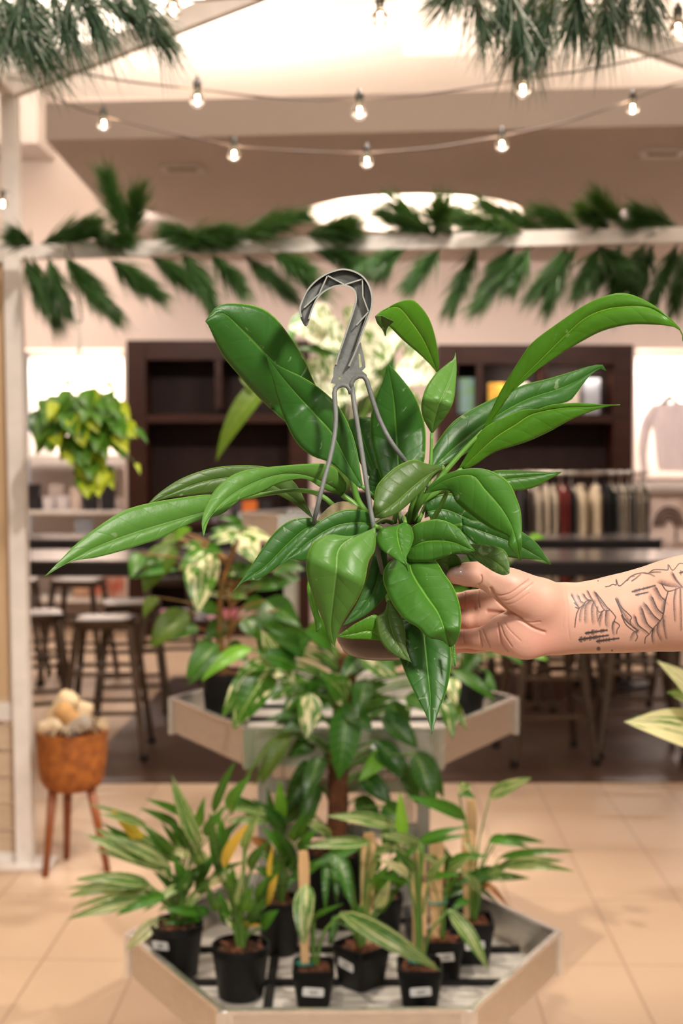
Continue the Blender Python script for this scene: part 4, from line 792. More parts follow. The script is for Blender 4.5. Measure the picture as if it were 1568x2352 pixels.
hl += [(92,940,82,1015,44,'d'),(110,975,100,1010,40,'m'),(118,920,95,955,44,'m'),(240,878,268,905,16,'L'),(150,885,118,885,14,'L'),(160,872,158,890,24,'L'),(312,985,340,1018,16,'p'),(312,1065,322,1090,12,'L'),(270,1000,302,1015,30,'d'),(215,1045,245,1080,40,'L'),(250,1085,262,1125,34,'L'),(170,950,180,1000,40,'L'),(130,995,138,1030,42,'L'),(230,940,250,965,40,'L'),(115,930,140,925,26,'L')]
foliage(hp, hl, 4.96, hc + Vector((0, 0, .09)), seed=41, yj=.09, stemr=.0016)
# ------------------------------------------------------------------ cork planter on legs with yarn
bx, by = (160-784)/F*5.10, 5.10; cp = empty('cork_planter', (bx, by, 0), 'orange-brown cork basket planter on three wooden legs', 'planter')
b = MB(); zt_ = at(160, 1678, by).z; zb_ = at(160, 1812, by).z; R_ = .135; hh = zt_-zb_
b.lathe([(.01, 0), (R_*.62, .002), (R_*.80, .018), (R_*.90, .045), (R_*.985, hh*.6), (R_, hh), (R_-.010, hh), (R_*.96-.010, hh*.5), (R_*.8, .03), (.01, .02)], (bx, by, zb_), 48); b.build('basket', M['cork'], cp, autos=60)
for k, (dx, dy, ox, oy) in enumerate(((-.062, -.06, -.085, -.10), (.075, -.03, .14, -.04), (-.03, .06, -.05, .12))):
    b = MB(); b.tube([(bx+dx, by+dy, zb_+.012), (bx+ox, by+oy, .0)], [.018, .0125], 10); b.build('leg', M['tripod'], cp)
YA = 'rolls in the cork planter'
def roll(px, py, r_, L_, col, ax, label, dy=0):
    c = at(px, py, by+dy); a = Vector(ax).normalized()*L_/2; b = MB(); t = np.linspace(0, 1, 9)
    b.tube([c - a + a*2*q for q in (0, .04, .12, .3, .5, .7, .88, .96, 1)], [r_*.6, r_*.86, r_, r_*.97, r_, r_*.98, r_, r_*.86, r_*.6], 20)
    tag(b.build('yarn_roll', mat('yarn', col, .85, nscale=30, stretch=(1, 1, 8), bump=.5, bscale=50)), label, 'yarn', None)
roll(143, 1630, .043, .15, (.80, .62, .38), (.5, -.15, .8), 'large cream roll standing highest in the cork planter', .03)
roll(160, 1650, .036, .13, (.60, .34, .13), (-.55, -.3, .7), 'tan roll in the middle of the cork planter', -.05)
roll(187, 1648, .036, .12, (.78, .60, .38), (.25, .1, .9), 'cream roll at the right of the cork planter', .05)
roll(118, 1668, .030, .10, (.82, .66, .44), (.8, -.3, .35), 'small cream roll lying at the left rim of the cork planter', -.06)
roll(178, 1670, .032, .11, (.40, .34, .28), (.8, -.2, .45), 'grey roll at the front of the cork planter', -.075)
fr = MB(); rgf = random.Random(5)
for k in range(40):
    a = rgf.random()*2*PI; p0 = Vector((bx+.10*math.cos(a), by+.10*math.sin(a), zt_+.005)); fr.tube([p0, p0 + Vector((.02*rgf.random()-.01, .02*rgf.random()-.01, .03)), p0 + Vector((.045*math.cos(a), .045*math.sin(a), .03*rgf.random()))], .0018, 5)
tag(fr.build('yarn_wisps', mat('cream_wisps', (.74, .58, .36), .9)), 'loose cream fibres around the rim of the cork planter', 'yarn', kind='stuff')
# ------------------------------------------------------------------ held hanging-basket plant
hb = empty('hanging_basket_plant', at(880, 1505, 1.165), 'glossy green-leaved plant in a hanging pot held up in the middle', 'hanging plant')
gl1 = dict(rough=.38, vl=.03, spec=.36, veins=8, quilt=.34, transl=.20, ribw=.022, edge=(.20, .40, .05), marks=True)
M['h_dark'] = leafmat('glossy_dark_leaf', (.026, .110, .013), (.048, .165, .026), rib=(.15, .36, .05), **gl1)
M['h_mid'] = leafmat('glossy_green_leaf', (.040, .155, .012), (.068, .215, .024), rib=(.20, .46, .05), **gl1)
M['h_light'] = leafmat('pale_front_leaf', (.080, .225, .028), (.125, .295, .052), rib=(.24, .42, .12), **gl1)
M['h_bright'] = leafmat('new_bright_leaf', (.058, .20, .008), (.095, .27, .018), rib=(.34, .58, .06), **gl1)
M['h_under'] = leafmat('pale_leaf_underside', (.060, .135, .020), (.095, .175, .038), rib=(.18, .32, .06), **gl1)
M['petiole'] = mat('leaf_petiole', (.10, .26, .03), .35, col2=(.14, .32, .05), nscale=30)
HL = []
def hleaf(L, Mi, R, dep, m, camber=.10, wave=.012, rows=34, groove=.022, phase=0.0):
    """outline sides L and R and midrib Mi from base to tip (pixels at the given distance), dep = distances along it"""
    n = rows; Lp, Mp, Rp = cr(L, n), cr(Mi, n), cr(R, n); d = np.interp(np.linspace(0, 1, n), np.linspace(0, 1, len(dep)), dep)
    dd = cr([(x, 0) for x in dep], n)[:, 0] if len(dep) > 2 else d
    G = []; U = []; js = [-1, -.82, -.62, -.42, -.22, -.08, 0, .08, .22, .42, .62, .82, 1]
    for i in range(n):
        q = i/(n-1); row = []; ur = []; wl = np.linalg.norm(Lp[i]-Mp[i])/F*dd[i]; wr_ = np.linalg.norm(Rp[i]-Mp[i])/F*dd[i]
        for j in js:
            a = abs(j); sd = Lp[i] if j < 0 else Rp[i]; p = Mp[i]*(1-a) + sd*a; w_ = wl if j < 0 else wr_
            dy = w_*(camber*2.0*a*a - groove*8*math.sin(min(1, a*2.2)*PI/2)) + wave*w_*2.2*a*math.sin(q*15+phase+(2 if j < 0 else 0))
            row.append(at(p[0], p[1], dd[i]+dy)); ur.append((.5+j/2, q))
        G.append(row); U.append(ur)
    b = MB(); b.grid(G, U); o = b.build('leaf', M[m], hb, solid=.0006); HL.append(o); return o
hleaf([(730,1000),(690,990),(652,966),(596,915),(550,864),(509,813),(478,747),(471,738)], [(790,1050),(720,960),(660,880),(606,811),(555,757),(511,719),(474,736)], [(820,1040),(790,960),(728,890),(698,824),(662,768),(631,729),(596,706),(545,697),(500,703),(472,737)], [1.17,1.20,1.18,1.14], 'h_dark', .08)
hleaf([(826,1122),(795,1094),(759,1063),(718,1048),(682,1018),(654,966),(636,915),(624,865),(609,811)], [(831,1118),(795,1058),(764,997),(723,951),(672,895),(636,850),(609,811)], [(833,1114),(820,1038),(805,987),(779,936),(744,900),(698,868),(640,840),(609,811)], [1.115,1.15,1.16,1.13], 'h_dark', .06, .02)
hleaf([(1002,855),(985,835),(959,810),(924,780),(890,746),(862,728)], [(1004,854),(974,785),(944,740),(914,706),(880,712),(862,727)], [(1005,853),(1008,832),(999,775),(984,730),(959,697),(939,688),(905,698),(861,726)], [1.20,1.19,1.15,1.12], 'h_bright', .10)
hleaf([(861,727),(866,742),(878,757),(884,772)], [(875,724),(879,742),(883,757),(885,771)], [(905,738),(893,748),(888,757),(886,771)], [1.118,1.125,1.13], 'h_under', .1)
hleaf([(990,994),(974,965),(967,935),(976,895),(999,860),(1028,835),(1041,826),(1046,810)], [(992,995),(1004,940),(1029,880),(1043,830),(1046,810)], [(994,994),(1024,955),(1041,920),(1047,870),(1048,840),(1046,810)], [1.12,1.10,1.13], 'h_light', .10)
hleaf([(900,1130),(874,1095),(854,1020),(851,960),(864,910),(879,875),(890,836)], [(913,1125),(914,1065),(909,990),(904,920),(892,840)], [(950,1110),(970,1070),(976,1045),(977,990),(966,945),(949,905),(919,865),(892,836)], [1.165,1.17,1.18,1.16], 'h_dark', .07)
hleaf([(860,1110),(830,1070),(806,1010),(800,965)], [(868,1100),(845,1040),(828,990),(822,958)], [(880,1095),(875,1040),(868,985),(851,958)], [1.19,1.20,1.21], 'h_dark', .07)
hleaf([(1107,988),(1129,940),(1154,890),(1194,825),(1224,785),(1284,740),(1344,700),(1384,682),(1424,673),(1459,680),(1499,700),(1534,728),(1562,757),(1568,780)], [(1109,990),(1154,930),(1194,875),(1244,825),(1304,765),(1344,730),(1384,712),(1424,705),(1484,705),(1530,728),(1563,758),(1568,782)], [(1112,990),(1140,955),(1164,912),(1199,880),(1234,850),(1284,815),(1334,785),(1384,760),(1444,746),(1509,746),(1550,752),(1564,765),(1567,784)], [1.13,1.11,1.07,1.05,1.06], 'h_bright', .10, .02, rows=44)
hleaf([(984,1076),(990,1040),(1034,975),(1084,940),(1129,917),(1169,897),(1209,882),(1259,870),(1309,855),(1359,840),(1384,838),(1391,850)], [(990,1078),(1064,1010),(1134,960),(1209,918),(1284,893),(1334,870),(1374,846),(1391,851)], [(1000,1076),(1064,1045),(1120,1000),(1170,965),(1224,942),(1274,930),(1309,920),(1329,895),(1355,862),(1380,846),(1392,852)], [1.16,1.20,1.23,1.24], 'h_dark', .08)
hleaf([(1050,1080),(1074,1040),(1104,990),(1144,965),(1199,942),(1234,940),(1264,930),(1324,925),(1384,929),(1423,929)], [(1058,1078),(1109,1030),(1144,1000),(1184,975),(1224,950),(1290,937),(1360,934),(1423,929)], [(1066,1078),(1094,1066),(1116,1050),(1144,1035),(1209,1015),(1264,990),(1319,960),(1384,936),(1424,930)], [1.14,1.12,1.10,1.09], 'h_bright', .06, .03)
hleaf([(1130,1110),(1120,1088),(1149,1080),(1209,1082),(1250,1084),(1288,1084)], [(1132,1114),(1170,1100),(1209,1096),(1250,1090),(1288,1085)], [(1134,1118),(1181,1127),(1224,1120),(1259,1102),(1289,1085)], [1.19,1.20,1.20], 'h_mid', .10)
hleaf([(979,1122),(1024,1090),(1064,1078),(1109,1077),(1144,1090),(1169,1110),(1186,1145),(1196,1180),(1198,1240),(1196,1290)], [(975,1130),(1030,1100),(1084,1092),(1114,1125),(1154,1172),(1179,1220),(1195,1288)], [(972,1134),(1029,1126),(1049,1155),(1084,1185),(1129,1215),(1169,1233),(1166,1250),(1184,1275),(1194,1290)], [1.11,1.06,1.04,1.05], 'h_mid', .10)
hleaf([(1060,1190),(1110,1200),(1160,1208),(1199,1222),(1234,1250),(1250,1275),(1265,1296)], [(1062,1205),(1120,1225),(1180,1248),(1230,1275),(1264,1296)], [(1060,1220),(1104,1260),(1144,1275),(1194,1283),(1244,1286),(1263,1297)], [1.12,1.12,1.13], 'h_dark', .08)
hleaf([(1035,1255),(1076,1250),(1119,1252),(1155,1262),(1168,1285),(1170,1316)], [(1035,1262),(1080,1268),(1120,1282),(1150,1300),(1168,1318)], [(1036,1272),(1076,1274),(1101,1292),(1134,1313),(1156,1321),(1168,1318)], [1.09,1.07,1.065], 'h_under', .09)
hleaf([(1019,1071),(979,1065),(954,1056),(929,1062),(899,1080),(866,1115),(858,1155),(856,1187)], [(1018,1073),(990,1086),(949,1118),(904,1158),(856,1188)], [(1017,1075),(994,1092),(979,1117),(949,1147),(914,1177),(884,1189),(857,1189)], [1.12,1.095,1.085,1.09], 'h_under', .10)
hleaf([(929,1200),(906,1208),(880,1213),(864,1226),(862,1242),(879,1265),(909,1284),(929,1299),(937,1312)], [(930,1201),(912,1215),(915,1245),(926,1280),(937,1312)], [(932,1201),(944,1211),(949,1236),(941,1262),(933,1282),(937,1312)], [1.085,1.06,1.055,1.06], 'h_mid', .14)
hleaf([(940,1256),(944,1225),(950,1207),(978,1196),(1013,1194),(1047,1209),(1066,1228),(1078,1249),(1092,1266)], [(938,1262),(970,1246),(1000,1242),(1040,1246),(1091,1266)], [(935,1268),(933,1281),(940,1289),(982,1290),(1017,1280),(1051,1268),(1090,1267)], [1.09,1.07,1.07,1.07], 'h_mid', .08)
hleaf([(930,1270),(890,1295),(879,1326),(887,1356),(906,1395),(932,1425),(959,1441),(982,1464),(1013,1470),(1032,1486)], [(940,1272),(945,1314),(978,1368),(1009,1414),(1032,1485)], [(960,1268),(998,1286),(1020,1318),(1043,1353),(1057,1399),(1057,1444),(1047,1475),(1034,1486)], [1.095,1.075,1.055,1.05,1.06], 'h_mid', .07, .02)
hleaf([(920,1420),(905,1450),(910,1490),(921,1521),(936,1559),(955,1598),(975,1636),(986,1666),(991,1686)], [(970,1420),(976,1480),(982,1540),(988,1600),(991,1686)], [(1020,1430),(1034,1483),(1035,1532),(1024,1590),(1009,1628),(998,1663),(992,1686)], [1.11,1.09,1.07,1.06], 'h_dark', .06, .03)
hleaf([(1034,1480),(1037,1500),(1041,1518),(1045,1530)], [(1040,1479),(1041,1500),(1044,1529)], [(1044,1480),(1046,1505),(1046,1529)], [1.075,1.07,1.07], 'h_bright', .05, rows=12)
hleaf([(890,1379),(883,1404),(865,1418),(864,1437),(871,1467),(890,1494),(913,1509),(932,1516),(944,1521)], [(891,1380),(893,1420),(904,1460),(922,1495),(944,1522)], [(893,1380),(906,1398),(925,1427),(930,1452),(932,1483),(938,1506),(944,1522)], [1.09,1.07,1.065], 'h_under', .10)
hleaf([(880,1468),(875,1440),(862,1412),(820,1430),(798,1444),(773,1462)], [(880,1470),(850,1450),(815,1455),(773,1462)], [(880,1472),(860,1470),(829,1468),(800,1467),(774,1463)], [1.09,1.085,1.08], 'h_bright', .06)
hleaf([(862,1210),(837,1224),(802,1232),(760,1228),(730,1238),(714,1253),(705,1280),(703,1314),(714,1353),(730,1398),(745,1433),(754,1464),(770,1487)], [(861,1212),(802,1238),(776,1265),(772,1314),(764,1387),(760,1440),(769,1487)], [(861,1207),(862,1219),(861,1261),(846,1291),(837,1337),(821,1376),(802,1406),(783,1437),(772,1467),(769,1487)], [1.055,1.04,1.03,1.04,1.06], 'h_light', .10, .02)
hleaf([(858,1200),(844,1177),(818,1170),(783,1173),(749,1188),(714,1215),(688,1242),(665,1268),(641,1297)], [(858,1204),(820,1200),(770,1208),(714,1240),(675,1272),(641,1297)], [(857,1215),(837,1235),(780,1240),(740,1260),(703,1288),(668,1284),(642,1298)], [1.10,1.085,1.08,1.07,1.065], 'h_dark', .08)
hleaf([(735,1198),(715,1190),(691,1190),(665,1196),(634,1219),(607,1253),(577,1299),(554,1333),(535,1358)], [(737,1200),(700,1215),(660,1250),(610,1300),(570,1326),(535,1358)], [(738,1204),(725,1230),(690,1255),(649,1291),(626,1310),(592,1330),(560,1336),(536,1357)], [1.11,1.10,1.09,1.08], 'h_dark', .07)
hleaf([(787,1136),(796,1114),(784,1094),(759,1068),(713,1065),(636,1071),(570,1079),(529,1094),(494,1125),(473,1160),(463,1201),(467,1232)], [(786,1138),(760,1117),(700,1092),(640,1090),(575,1112),(515,1150),(470,1205),(467,1232)], [(784,1138),(739,1121),(698,1100),(640,1110),(601,1130),(545,1150),(494,1176),(478,1198),(468,1232)], [1.14,1.11,1.08,1.05,1.04], 'h_light', .13)
hleaf([(718,1188),(705,1160),(688,1125),(672,1104),(636,1080),(601,1071),(545,1069),(483,1076),(417,1099),(366,1132),(336,1161)], [(718,1189),(680,1150),(636,1120),(590,1100),(530,1096),(460,1108),(390,1135),(337,1161)], [(716,1190),(672,1155),(621,1131),(560,1130),(500,1132),(443,1137),(376,1146),(337,1162)], [1.15,1.17,1.16,1.12], 'h_under', .10)
hleaf([(550,1140),(478,1136),(417,1143),(346,1155),(284,1173),(223,1211),(172,1252),(137,1288),(103,1323)], [(550,1144),(478,1173),(366,1206),(290,1230),(213,1260),(150,1295),(102,1323)], [(550,1148),(510,1180),(468,1192),(417,1211),(366,1237),(290,1262),(223,1280),(162,1291),(103,1324)], [1.13,1.09,1.05,1.03], 'h_light', .06)
hleaf([(879,1240),(862,1262),(850,1300),(838,1340),(820,1385),(787,1437)], [(882,1245),(872,1300),(860,1350),(830,1400),(787,1437)], [(886,1250),(890,1310),(886,1364),(864,1391),(837,1414),(788,1438)], [1.105,1.09,1.08], 'h_dark', .08)
hleaf([(712,1300),(707,1333),(705,1356),(712,1391),(722,1425),(726,1452)], [(716,1300),(713,1350),(722,1400),(727,1452)], [(722,1300),(722,1360),(732,1410),(741,1436),(728,1452)], [1.11,1.09,1.08], 'h_bright', .08, rows=20)
hleaf([(974,1165),(990,1145),(1034,1133),(1070,1160),(1104,1203)], [(980,1175),(1020,1170),(1060,1185),(1104,1205)], [(990,1195),(1020,1215),(1069,1224),(1104,1206)], [1.14,1.15,1.15], 'h_dark', .08, rows=20)
hleaf([(880,1160),(850,1130),(846,1100),(862,1075)], [(890,1160),(878,1130),(870,1100),(868,1078)], [(905,1150),(905,1120),(895,1090),(872,1075)], [1.18,1.18,1.18], 'h_dark', .05, rows=14)
hleaf([(1110,1300),(1080,1290),(1060,1240),(1075,1220)], [(1112,1300),(1105,1280),(1090,1250),(1085,1222)], [(1140,1290),(1140,1270),(1120,1240),(1100,1222)], [1.14,1.14,1.15], 'h_dark', .05, rows=14)
hleaf([(1000,1300),(960,1290),(950,1270),(980,1262)], [(1010,1300),(1000,1290),(1000,1275),(1000,1262)], [(1050,1330),(1060,1300),(1050,1275),(1020,1262)], [1.12,1.11,1.10], 'h_mid', .05, rows=14)
# pot
PC = at(880, 1205, 1.165); pz0 = at(880, 1508, 1.165).z; ph_ = PC.z - pz0
b = MB(); b.lathe([(.004, .002), (.024, 0), (.034, .004), (.040, .014), (.0475, ph_*.6), (.0505, ph_-.012), (.0545, ph_-.010), (.0545, ph_), (.052, ph_), (.048, ph_-.014), (.045, ph_-.02), (.004, ph_-.02)], (PC.x, PC.y, pz0), 48)
b.build('pot', mat('smoky_taupe_plastic', (.15, .105, .08), .28, col2=(.12, .085, .065), nscale=20, bump=.05), hb, autos=50)
b = MB(); b.lathe([(.0475, ph_-.014), (.034, ph_-.008), (.016, ph_-.006), (.002, ph_-.005)], (PC.x, PC.y, pz0), 32); b.build('soil', M['soil'], hb)
# dry papery leaf curling on the rim
b = MB(); b.blade(at(820, 1165, 1.13), at(722, 1205, 1.12), .016, (0, -1, .6), .12, .3); b.blade(at(1010, 1160, 1.16), at(975, 1190, 1.15), .014, (0, -1, .6), .2, .3); b.build('dry_leaf', mat('papery_tan', (.30, .22, .12), .7, col2=(.18, .15, .07), nscale=60, bump=.4), hb)
# petioles
def pet(pts, r0=.0022, r1=.0018, m='petiole'):
    q = [tuple(at(p[0], p[1], p[2])) for p in pts]; b = MB(); b.tube([Vector(x) for x in cr(q, 16)], [r0, r1], 8); b.build('petiole', M[m], hb)
pet([(880,1200,1.15),(872,1160,1.14),(846,1130,1.12),(830,1116,1.115)], .0026); pet([(930,1190,1.15),(960,1150,1.13),(986,1080,1.12),(990,1040,1.12),(991,994,1.12)], .0018, .0014)
pet([(950,1200,1.15),(960,1160,1.14),(1010,1125,1.14),(1060,1075,1.14)], .003); pet([(940,1200,1.15),(975,1140,1.13),(1060,1040,1.13),(1109,990,1.13)], .003)
pet([(990,1200,1.13),(1010,1165,1.12),(1029,1125,1.11)], .0024); pet([(830,1190,1.14),(815,1160,1.14),(786,1137,1.14)], .003, .0022); pet([(825,1195,1.12),(800,1190,1.12),(774,1168,1.13),(745,1143,1.135),(718,1130,1.135),(672,1126,1.13),(621,1133,1.13),(550,1144,1.13)], .0022, .0020)
pet([(850,1190,1.15),(822,1150,1.15),(808,1100,1.15),(790,1050,1.165)], .003, .0024); pet([(905,1200,1.15),(912,1160,1.16),(913,1122,1.165)], .0024); pet([(926,1215,1.13),(927,1190,1.12),(930,1200,1.085)], .002)
pet([(920,1200,1.15),(918,1150,1.18),(960,1000,1.20),(1004,855,1.20)], .0018); pet([(960,1200,1.14),(975,1165,1.15),(1000,1130,1.17),(1132,1114,1.19)], .0018)
pet([(935,1205,1.14),(950,1150,1.13),(985,1100,1.13),(1019,1072,1.12)], .0022); pet([(900,1200,1.14),(880,1195,1.12),(858,1205,1.09)], .0022); pet([(760,1215,1.12),(745,1205,1.115),(736,1200,1.11)], .002)
pet([(1000,1225,1.14),(1020,1215,1.13),(1062,1205,1.12)], .002); pet([(1000,1245,1.12),(1015,1262,1.10),(1036,1264,1.09)], .002); pet([(945,1250,1.12),(935,1265,1.11),(940,1275,1.095)], .002); pet([(885,1330,1.11),(886,1355,1.10),(891,1380,1.09)], .002); pet([(965,1380,1.115),(968,1400,1.115),(970,1422,1.11)], .0022)
pet([(870,1230,1.11),(873,1215,1.09),(863,1209,1.055)], .0022)
pet([(1000,1160,1.15),(985,1120,1.16),(988,1090,1.165),(992,1076,1.16)], .0024)
# grey plastic hook: web, flanges, zigzag ribs, plate, three wires
hy = 1.13
def P2(p, y=hy): return at(p[0], p[1], y)
outer = cr([(701,749),(692,735),(687,711),(691,694),(703,668),(723,645),(748,628),(773,619),(793,617),(816,623),(836,636),(849,656),(856,683),(854,708),(846,733),(836,759),(827,784),(815,815),(802,842)], 60)
inner = cr([(703,749),(706,745),(710,736),(718,711),(730,686),(746,670),(769,659),(789,657),(806,662),(814,672),(816,688),(811,709),(799,746),(789,776),(778,808),(771,832),(767,849)], 60)
hook = None
b = MB(); th = .0016
G = [[P2(o, hy+.001), P2((np.array(o)+np.array(i))/2, hy+.0005), P2(i, hy+.001)] for o, i in zip(outer, inner)]
b.grid(G); hook = b.build('hanger_hook', M['grey'], hb, solid=.0018)
def flange(line, side, wdt=.0085):
    b = MB(); n = len(line); G = []
    for i, p in enumerate(line):
        t = np.array(line[min(i+1, n-1)])-np.array(line[max(i-1, 0)]); t = t/np.linalg.norm(t); nn = np.array((-t[1], t[0]))*side
        q0, q1 = np.array(p), np.array(p)+nn*3.6; G.append([P2(q0, hy-wdt), P2(q0, hy+wdt), P2(q1, hy+wdt), P2(q1, hy-wdt), P2(q0, hy-wdt)])
    b.grid(G); f0 = b.v[:4]; b.f.append((0, 1, 2, 3)); b.mi.append(0); k = (n-1)*5; b.f.append((k, k+3, k+2, k+1)); b.mi.append(0)
    b.build('flange', M['greyedge'], hook, smooth=True, autos=45)
flange(outer[3:], 1); flange(inner[3:58], -1)
zig = [(698,708),(733,676),(752,634),(791,655),(832,642),(833,682),(846,717),(818,748)]
for a_, c_ in zip(zig[:-1], zig[1:]):
    b = MB(); b.bar(P2(a_, hy-.003), P2(c_, hy-.003), .0011, .0075, up=(0, 1, 0)); b.build('rib', M['greyedge'], hook, smooth=False)
b = MB(); b.bar(P2((846,717), hy-.002), P2((802,842), hy-.002), .0014, .007, up=(0, 1, 0)); b.build('rib', M['greyedge'], hook, smooth=False)
# flat plate with a long slot and a small round hole
from mathutils.geometry import tessellate_polygon
po = [(766,846),(780,826),(800,818),(818,800),(828,786),(833,808),(838,832),(839,844),(831,852),(842,861),(843,870),(826,866),(812,874),(804,888),(788,884),(774,890),(769,881),(759,880),(765,865)]
slot = [(823,812),(827,813),(831,842),(825,845)]; hole = [(779.5+3*math.cos(t), 869+3.4*math.sin(t)) for t in np.linspace(0, 2*PI, 10, endpoint=False)]
loops = [[Vector((x, y, 0)) for x, y in l] for l in (po, slot, hole)]; tri = tessellate_polygon(loops); allp = po + slot + hole
pl = MB(); pl.add([P2(p, hy) for p in allp], [tuple(t) for t in tri]); pl.build('hook_plate', M['grey'], hook, smooth=False, solid=.0022)
def wire(pts, r0=.0021, r1=.0019):
    b = MB(); b.tube([Vector(x) for x in cr([tuple(at(*p)) for p in pts], 40)], [r0, r1], 10); b.build('hanger_wire', M['grey'], hb)
wire([(806,905,1.130),(802,892,1.13),(794,885,1.13),(783,884,1.13),(773,889,1.13),(768,900,1.128),(769,925,1.125),(771,955,1.12),(768,1000,1.115),(757,1055,1.105),(742,1110,1.098),(730,1160,1.095),(722,1192,1.10),(722,1206,1.112)])
wire([(809,890,1.13),(812,920,1.127),(820,970,1.12),(831,1040,1.105),(840,1100,1.09),(849,1160,1.078),(857,1205,1.072),(868,1270,1.082),(879,1320,1.098),(884,1340,1.108)])
wire([(806,892,1.13),(807,878,1.13),(815,868,1.13),(828,863,1.13),(839,868,1.13),(845,884,1.13),(856,920,1.13),(872,965,1.13),(895,1010,1.128),(920,1045,1.13),(940,1070,1.14),(985,1120,1.16),(1003,1145,1.165),(1015,1185,1.17)])
# ------------------------------------------------------------------ the arm and hand holding it
def W(p): return np.array(at(p[0], p[1], p[2]))
def RP(px, Y): return px/F*Y
def rcone(X, a, ra, b, rb, ys=1.0):
    a, b = a.copy(), b.copy(); Z = X.copy(); Z[..., 1] /= ys; a[1] /= ys; b[1] /= ys
    ba = b-a; t = np.clip(((Z-a) @ ba)/(ba @ ba), 0, 1); d = np.linalg.norm(Z - a - t[..., None]*ba, axis=-1) - (ra+(rb-ra)*t); return d
def smin(a, b, k): h = np.maximum(k-np.abs(a-b), 0)/k; return np.minimum(a, b) - h*h*k*.25
def chain(X, pts, ys=1.0, k=.004):
    d = None
    for p, q in zip(pts[:-1], pts[1:]):
        e = rcone(X, W(p), RP(p[3], p[2]), W(q), RP(q[3], q[2]), ys); d = e if d is None else smin(d, e, k)
    return d
def body_sdf(X):
    arm = chain(X, [(1270,1421,1.135,72),(1320,1421,1.135,74),(1380,1415,1.135,79),(1440,1407,1.135,86),(1510,1396,1.135,94),(1568,1386,1.13,103),(1700,1356,1.13,118),(1850,1318,1.13,128),(1960,1290,1.13,122)], .78, .01)
    palm = chain(X, [(1280,1425,1.142,66),(1215,1430,1.158,56),(1150,1422,1.176,46)], .36, .01)
    heel = chain(X, [(1270,1444,1.132,54),(1205,1452,1.126,58),(1160,1457,1.135,42),(1120,1464,1.143,30)], .62, .01)
    then = chain(X, [(1290,1392,1.130,50),(1235,1380,1.118,50),(1190,1360,1.112,44),(1155,1340,1.110,37)], .75, .008)
    knk = chain(X, [(1150,1388,1.182,32),(1118,1377,1.184,25)], .8); knk = smin(knk, chain(X, [(1150,1415,1.182,32),(1118,1424,1.182,26)], .8), .01)
    d = smin(arm, palm, .016); d = smin(d, heel, .012); d = smin(d, then, .010); d = smin(d, knk, .010)
    th = chain(X, [(1165,1345,1.110,38),(1128,1328,1.110,31),(1100,1319,1.112,28),(1074,1319,1.112,26.5),(1046,1321,1.112,21.5)], .9, .004)
    d = smin(d, th, .006)
    fi = [[(1122,1376,1.184,27),(1080,1380,1.192,24),(1040,1384,1.202,21),(1010,1378,1.212,25),(960,1385,1.226,23),(920,1390,1.228,19)],
          [(1122,1424,1.180,25),(1080,1427,1.186,21),(1035,1428,1.198,20),(1005,1428,1.210,24),(950,1430,1.224,22),(905,1432,1.226,18)],
          [(1130,1464,1.148,28),(1095,1467,1.150,24),(1050,1467,1.162,21.5),(1010,1468,1.182,24),(960,1466,1.204,22),(915,1464,1.212,18)],
          [(1125,1474,1.166,23),(1085,1482,1.170,18),(1045,1484,1.178,17),(1010,1482,1.190,18.5),(970,1482,1.200,16)]]
    for f in fi: d = smin(d, chain(X, f, 1.0, .003), .0045)
    return d
lo = W((880, 1520, 1.09)); hi = W((1975, 1160, 1.25)); lo = np.minimum(lo, W((880, 1530, 1.25))); lo[1] = 1.075; hi[1] = 1.255; hi[0] = W((2100, 1300, 1.13))[0]
def surfnets(lo, hi, h):
    n = np.ceil((hi-lo)/h).astype(int)+1; ax = [lo[k] + h*np.arange(n[k]) for k in range(3)]
    V = np.empty(n, np.float32)
    for s_ in range(0, n[0], 24):
        X = np.stack(np.meshgrid(ax[0][s_:s_+24], ax[1], ax[2], indexing='ij'), -1); V[s_:s_+24] = body_sdf(X)
    ins = V < 0; c = [slice(None, -1), slice(1, None)]
    cnt = sum(ins[c[i], c[j], c[k]].astype(int) for i in (0, 1) for j in (0, 1) for k in (0, 1)); act = (cnt > 0) & (cnt < 8)
    idx = -np.ones(act.shape, int); A = np.argwhere(act); idx[act] = np.arange(len(A)); acc = np.zeros((len(A), 3)); num = np.zeros(len(A))
    crn = [(i, j, k) for i in (0, 1) for j in (0, 1) for k in (0, 1)]
    for p in crn:
        for q in crn:
            df = [q[t]-p[t] for t in range(3)]
            if sum(df) == 1 and min(df) == 0:
                va = V[A[:, 0]+p[0], A[:, 1]+p[1], A[:, 2]+p[2]]; vb = V[A[:, 0]+q[0], A[:, 1]+q[1], A[:, 2]+q[2]]; m = (va < 0) != (vb < 0)
                t = va/np.where(m, va-vb, 1); pt_ = np.array(p) + t[:, None]*np.array(df); acc[m] += pt_[m]; num[m] += 1
    P_ = lo + h*(A + acc/num[:, None]); Fc = []
    for a in range(3):
        b_, c_ = (a+1) % 3, (a+2) % 3; sl0 = [slice(1, -1)]*3; s0 = [slice(1, -1)]*3; sl0[a] = slice(0, -1); s0[a] = slice(1, None)
        e = ins[tuple(sl0)] != ins[tuple(s0)]; E = np.argwhere(e); off = np.ones(3, int); off[a] = 0; E = E + off; sgn = ins[E[:, 0], E[:, 1], E[:, 2]]
        def g(db, dc): q = E.copy(); q[:, b_] += db; q[:, c_] += dc; return idx[q[:, 0], q[:, 1], q[:, 2]]
        qd = np.stack([g(-1, -1), g(0, -1), g(0, 0), g(-1, 0)], 1); qd[~sgn] = qd[~sgn][:, ::-1]; Fc.append(qd)
    return P_, np.vstack(Fc)
hv, hf = surfnets(lo, hi, .0019)
